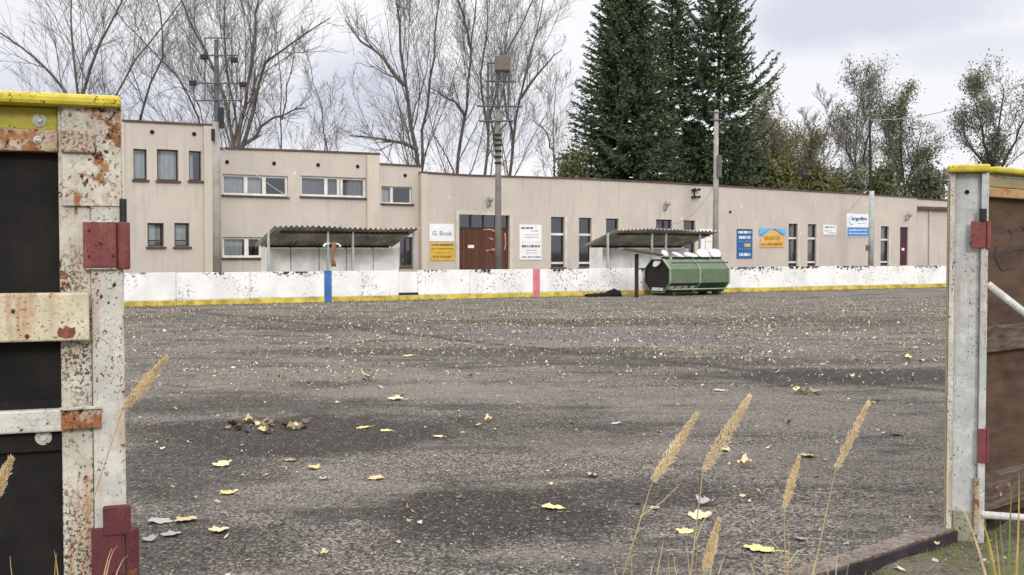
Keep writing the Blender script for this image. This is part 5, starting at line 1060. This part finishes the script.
blades('sparse tuft of thin bent straw below the leftmost plume', 3.1, (640, 660), [(640, 590, 655, 558, 'straw'), (630, 600, 612, 562, 'straw'), (650, 590, 664, 540, 'straw'), (636, 590, 630, 548, 'blade_yellow'), (655, 600, 684, 568, 'straw')], 'straw', .0025)
blades('small tuft with green and straw blades beside the lower end of the kerb', 3.5, (835, 640), [(832, 590, 826, 556, 'straw'), (840, 590, 850, 560, 'blade_green'), (825, 590, 808, 550, 'straw'), (832, 600, 838, 548, 'straw'), (820, 600, 800, 565, 'blade_green')], 'straw', .003)
blades('few thin dry blades standing before the dark boards at the left', 2.6, (85, 660), [(60, 560, 54, 550, 'straw'), (90, 560, 118, 545, 'straw'), (95, 570, 128, 555, 'straw'), (45, 600, 57, 553, 'blade_yellow'), (88, 590, 112, 548, 'straw'), (10, 600, 10, 556, 'straw')], 'straw', .003)
# short moss and grass fringe on the dirt by the kerb
V = []; Fq = []; b_ = 0
for i in range(2600):
    tt = random.uniform(-.6, 3.4); oo = .06+abs(random.gauss(0, .14)) if random.random() < .7 else random.uniform(.06, 1.6); p = gA+gdir*tt+gn*oo; h = random.uniform(.008, .035)*(1.8 if random.random() < .08 else 1); a = random.uniform(0, 6.28); w = .0025
    l = Vector((math.cos(a), math.sin(a), 0)); e = p+Vector((random.gauss(0, .012), random.gauss(0, .012), h-.05)); V += [tuple(Vector((p.x, p.y, -.055))-l*w), tuple(Vector((p.x, p.y, -.055))+l*w), tuple(e)]; Fq.append((b_, b_+1, b_+2)); b_ += 3
o = np_mesh('moss_fringe', V, Fq, M['blade_green']); tag(o, 'thin moss and short grass along the outer side of the kerb', 'ground cover', kind='stuff')

# ------------------------------------------------------------------ world, light
w = bpy.data.worlds.new('World'); sc.world = w; w.use_nodes = True; nt = w.node_tree; nt.nodes.clear()
def wn(t, **k):
    x = nt.nodes.new(t)
    for a, b in k.items(): setattr(x, a, b)
    return x
out = wn('ShaderNodeOutputWorld'); bg = wn('ShaderNodeBackground'); nt.links.new(bg.outputs[0], out.inputs[0]); bg.inputs[1].default_value = .1
SE, SR = math.radians(27), math.radians(168)
sky = wn('ShaderNodeTexSky', sky_type='NISHITA'); sky.sun_disc = False; sky.sun_elevation = SE; sky.sun_rotation = SR
tc = wn('ShaderNodeTexCoord'); sp = wn('ShaderNodeSeparateXYZ'); nt.links.new(tc.outputs['Generated'], sp.inputs[0])
def wm(op, a, b=0.):
    x = wn('ShaderNodeMath', operation=op)
    for s, v in zip(x.inputs, (a, b)):
        if isinstance(v, bpy.types.NodeSocket): nt.links.new(v, s)
        else: s.default_value = v
    return x.outputs[0]
def wr(v, a, b, lo=0., hi=1.):
    x = wn('ShaderNodeMapRange', interpolation_type='SMOOTHSTEP'); nt.links.new(v, x.inputs[0])
    for i, q in enumerate((a, b, lo, hi)): x.inputs[1+i].default_value = q
    return x.outputs[0]
zc = wm('ADD', wm('MAXIMUM', sp.outputs[2], 0.), .22); cv = wn('ShaderNodeCombineXYZ'); nt.links.new(wm('DIVIDE', sp.outputs[0], zc), cv.inputs[0]); nt.links.new(wm('DIVIDE', sp.outputs[1], zc), cv.inputs[1])
mp = wn('ShaderNodeMapping'); nt.links.new(cv.outputs[0], mp.inputs[0]); mp.inputs['Location'].default_value = (1.35, .4, 0); mp.inputs['Scale'].default_value = (.9, .75, 1)
nz = wn('ShaderNodeTexNoise'); nt.links.new(mp.outputs[0], nz.inputs['Vector']); nz.inputs['Scale'].default_value = 1.1; nz.inputs['Detail'].default_value = 6; nz.inputs['Roughness'].default_value = .5
n2 = wn('ShaderNodeTexNoise'); nt.links.new(tc.outputs['Generated'], n2.inputs['Vector']); n2.inputs['Scale'].default_value = 7; n2.inputs['Detail'].default_value = 7; n2.inputs['Roughness'].default_value = .6
gr = None
for (px, py, sx, sy, st) in ((70, 110, 170, 60, .8), (230, 120, 130, 45, .9), (350, 110, 90, 60, 1.), (470, 120, 90, 40, .6), (590, 110, 60, 50, .35), (860, 15, 170, 42, 1.), (960, 50, 110, 30, .6), (930, 135, 60, 25, .5), (30, 20, 80, 30, .3), (1400, 100, 300, 80, .8), (-400, 80, 300, 80, .8), (600, -260, 400, 120, .7)):
    d = ray(px, py).normalized(); e = ray(px+sx, py).normalized(); wx = (e-d).length; wz = sy/sx*wx
    ddx = wm('MULTIPLY', wm('SUBTRACT', sp.outputs[0], d.x), 1/wx); ddz = wm('MULTIPLY', wm('SUBTRACT', sp.outputs[2], d.z), 1/wz)
    rr_ = wm('ADD', wm('SQRT', wm('ADD', wm('MULTIPLY', ddx, ddx), wm('MULTIPLY', ddz, ddz))), wm('MULTIPLY', wm('SUBTRACT', n2.outputs[0], .5), 2.2))
    m = wr(rr_, .3, 1.5, st, 0); m = wm('MULTIPLY', m, wm('GREATER_THAN', sp.outputs[1], 0.)); gr = m if gr is None else wm('MAXIMUM', gr, m)
cm = wn('ShaderNodeMix', data_type='RGBA'); nt.links.new(wm('SUBTRACT', 1., wm('MAXIMUM', gr, wm('MULTIPLY', wr(nz.outputs[0], .42, .60, 1, 0), .18))), cm.inputs[0]); cm.inputs[6].default_value = (7.2, 7.45, 8.5, 1); cm.inputs[7].default_value = (10.2, 10.1, 10.4, 1)
ov = wn('ShaderNodeVectorMath', operation='SCALE'); nt.links.new(cm.outputs[2], ov.inputs[0]); nt.links.new(wr(sp.outputs[2], .3, .95, 1., 2.7), ov.inputs['Scale'])
mx = wn('ShaderNodeMix', data_type='RGBA'); mx.inputs[0].default_value = .95; nt.links.new(sky.outputs[0], mx.inputs[6]); nt.links.new(ov.outputs[0], mx.inputs[7]); nt.links.new(mx.outputs[2], bg.inputs[0])
ld = bpy.data.lights.new('sun', 'SUN'); ld.energy = 1.7; ld.angle = math.radians(14); ld.color = (1, .97, .92); lo = bpy.data.objects.new('sun', ld); COL.objects.link(lo)
# light comes from behind the camera, a little to the right
az = SR; dirv = Vector((math.sin(az)*math.cos(SE), math.cos(az)*math.cos(SE), math.sin(SE))); lo.rotation_euler = dirv.to_track_quat('Z', 'Y').to_euler()
lo.location = (0, 0, 40)

sc.render.engine = 'CYCLES'; sc.view_settings.view_transform = 'Standard'; sc.view_settings.look = 'None'; sc.view_settings.exposure = 0.0; sc.view_settings.gamma = 1
sc.cycles.max_bounces = 5; sc.cycles.transparent_max_bounces = 8; sc.cycles.use_denoising = True
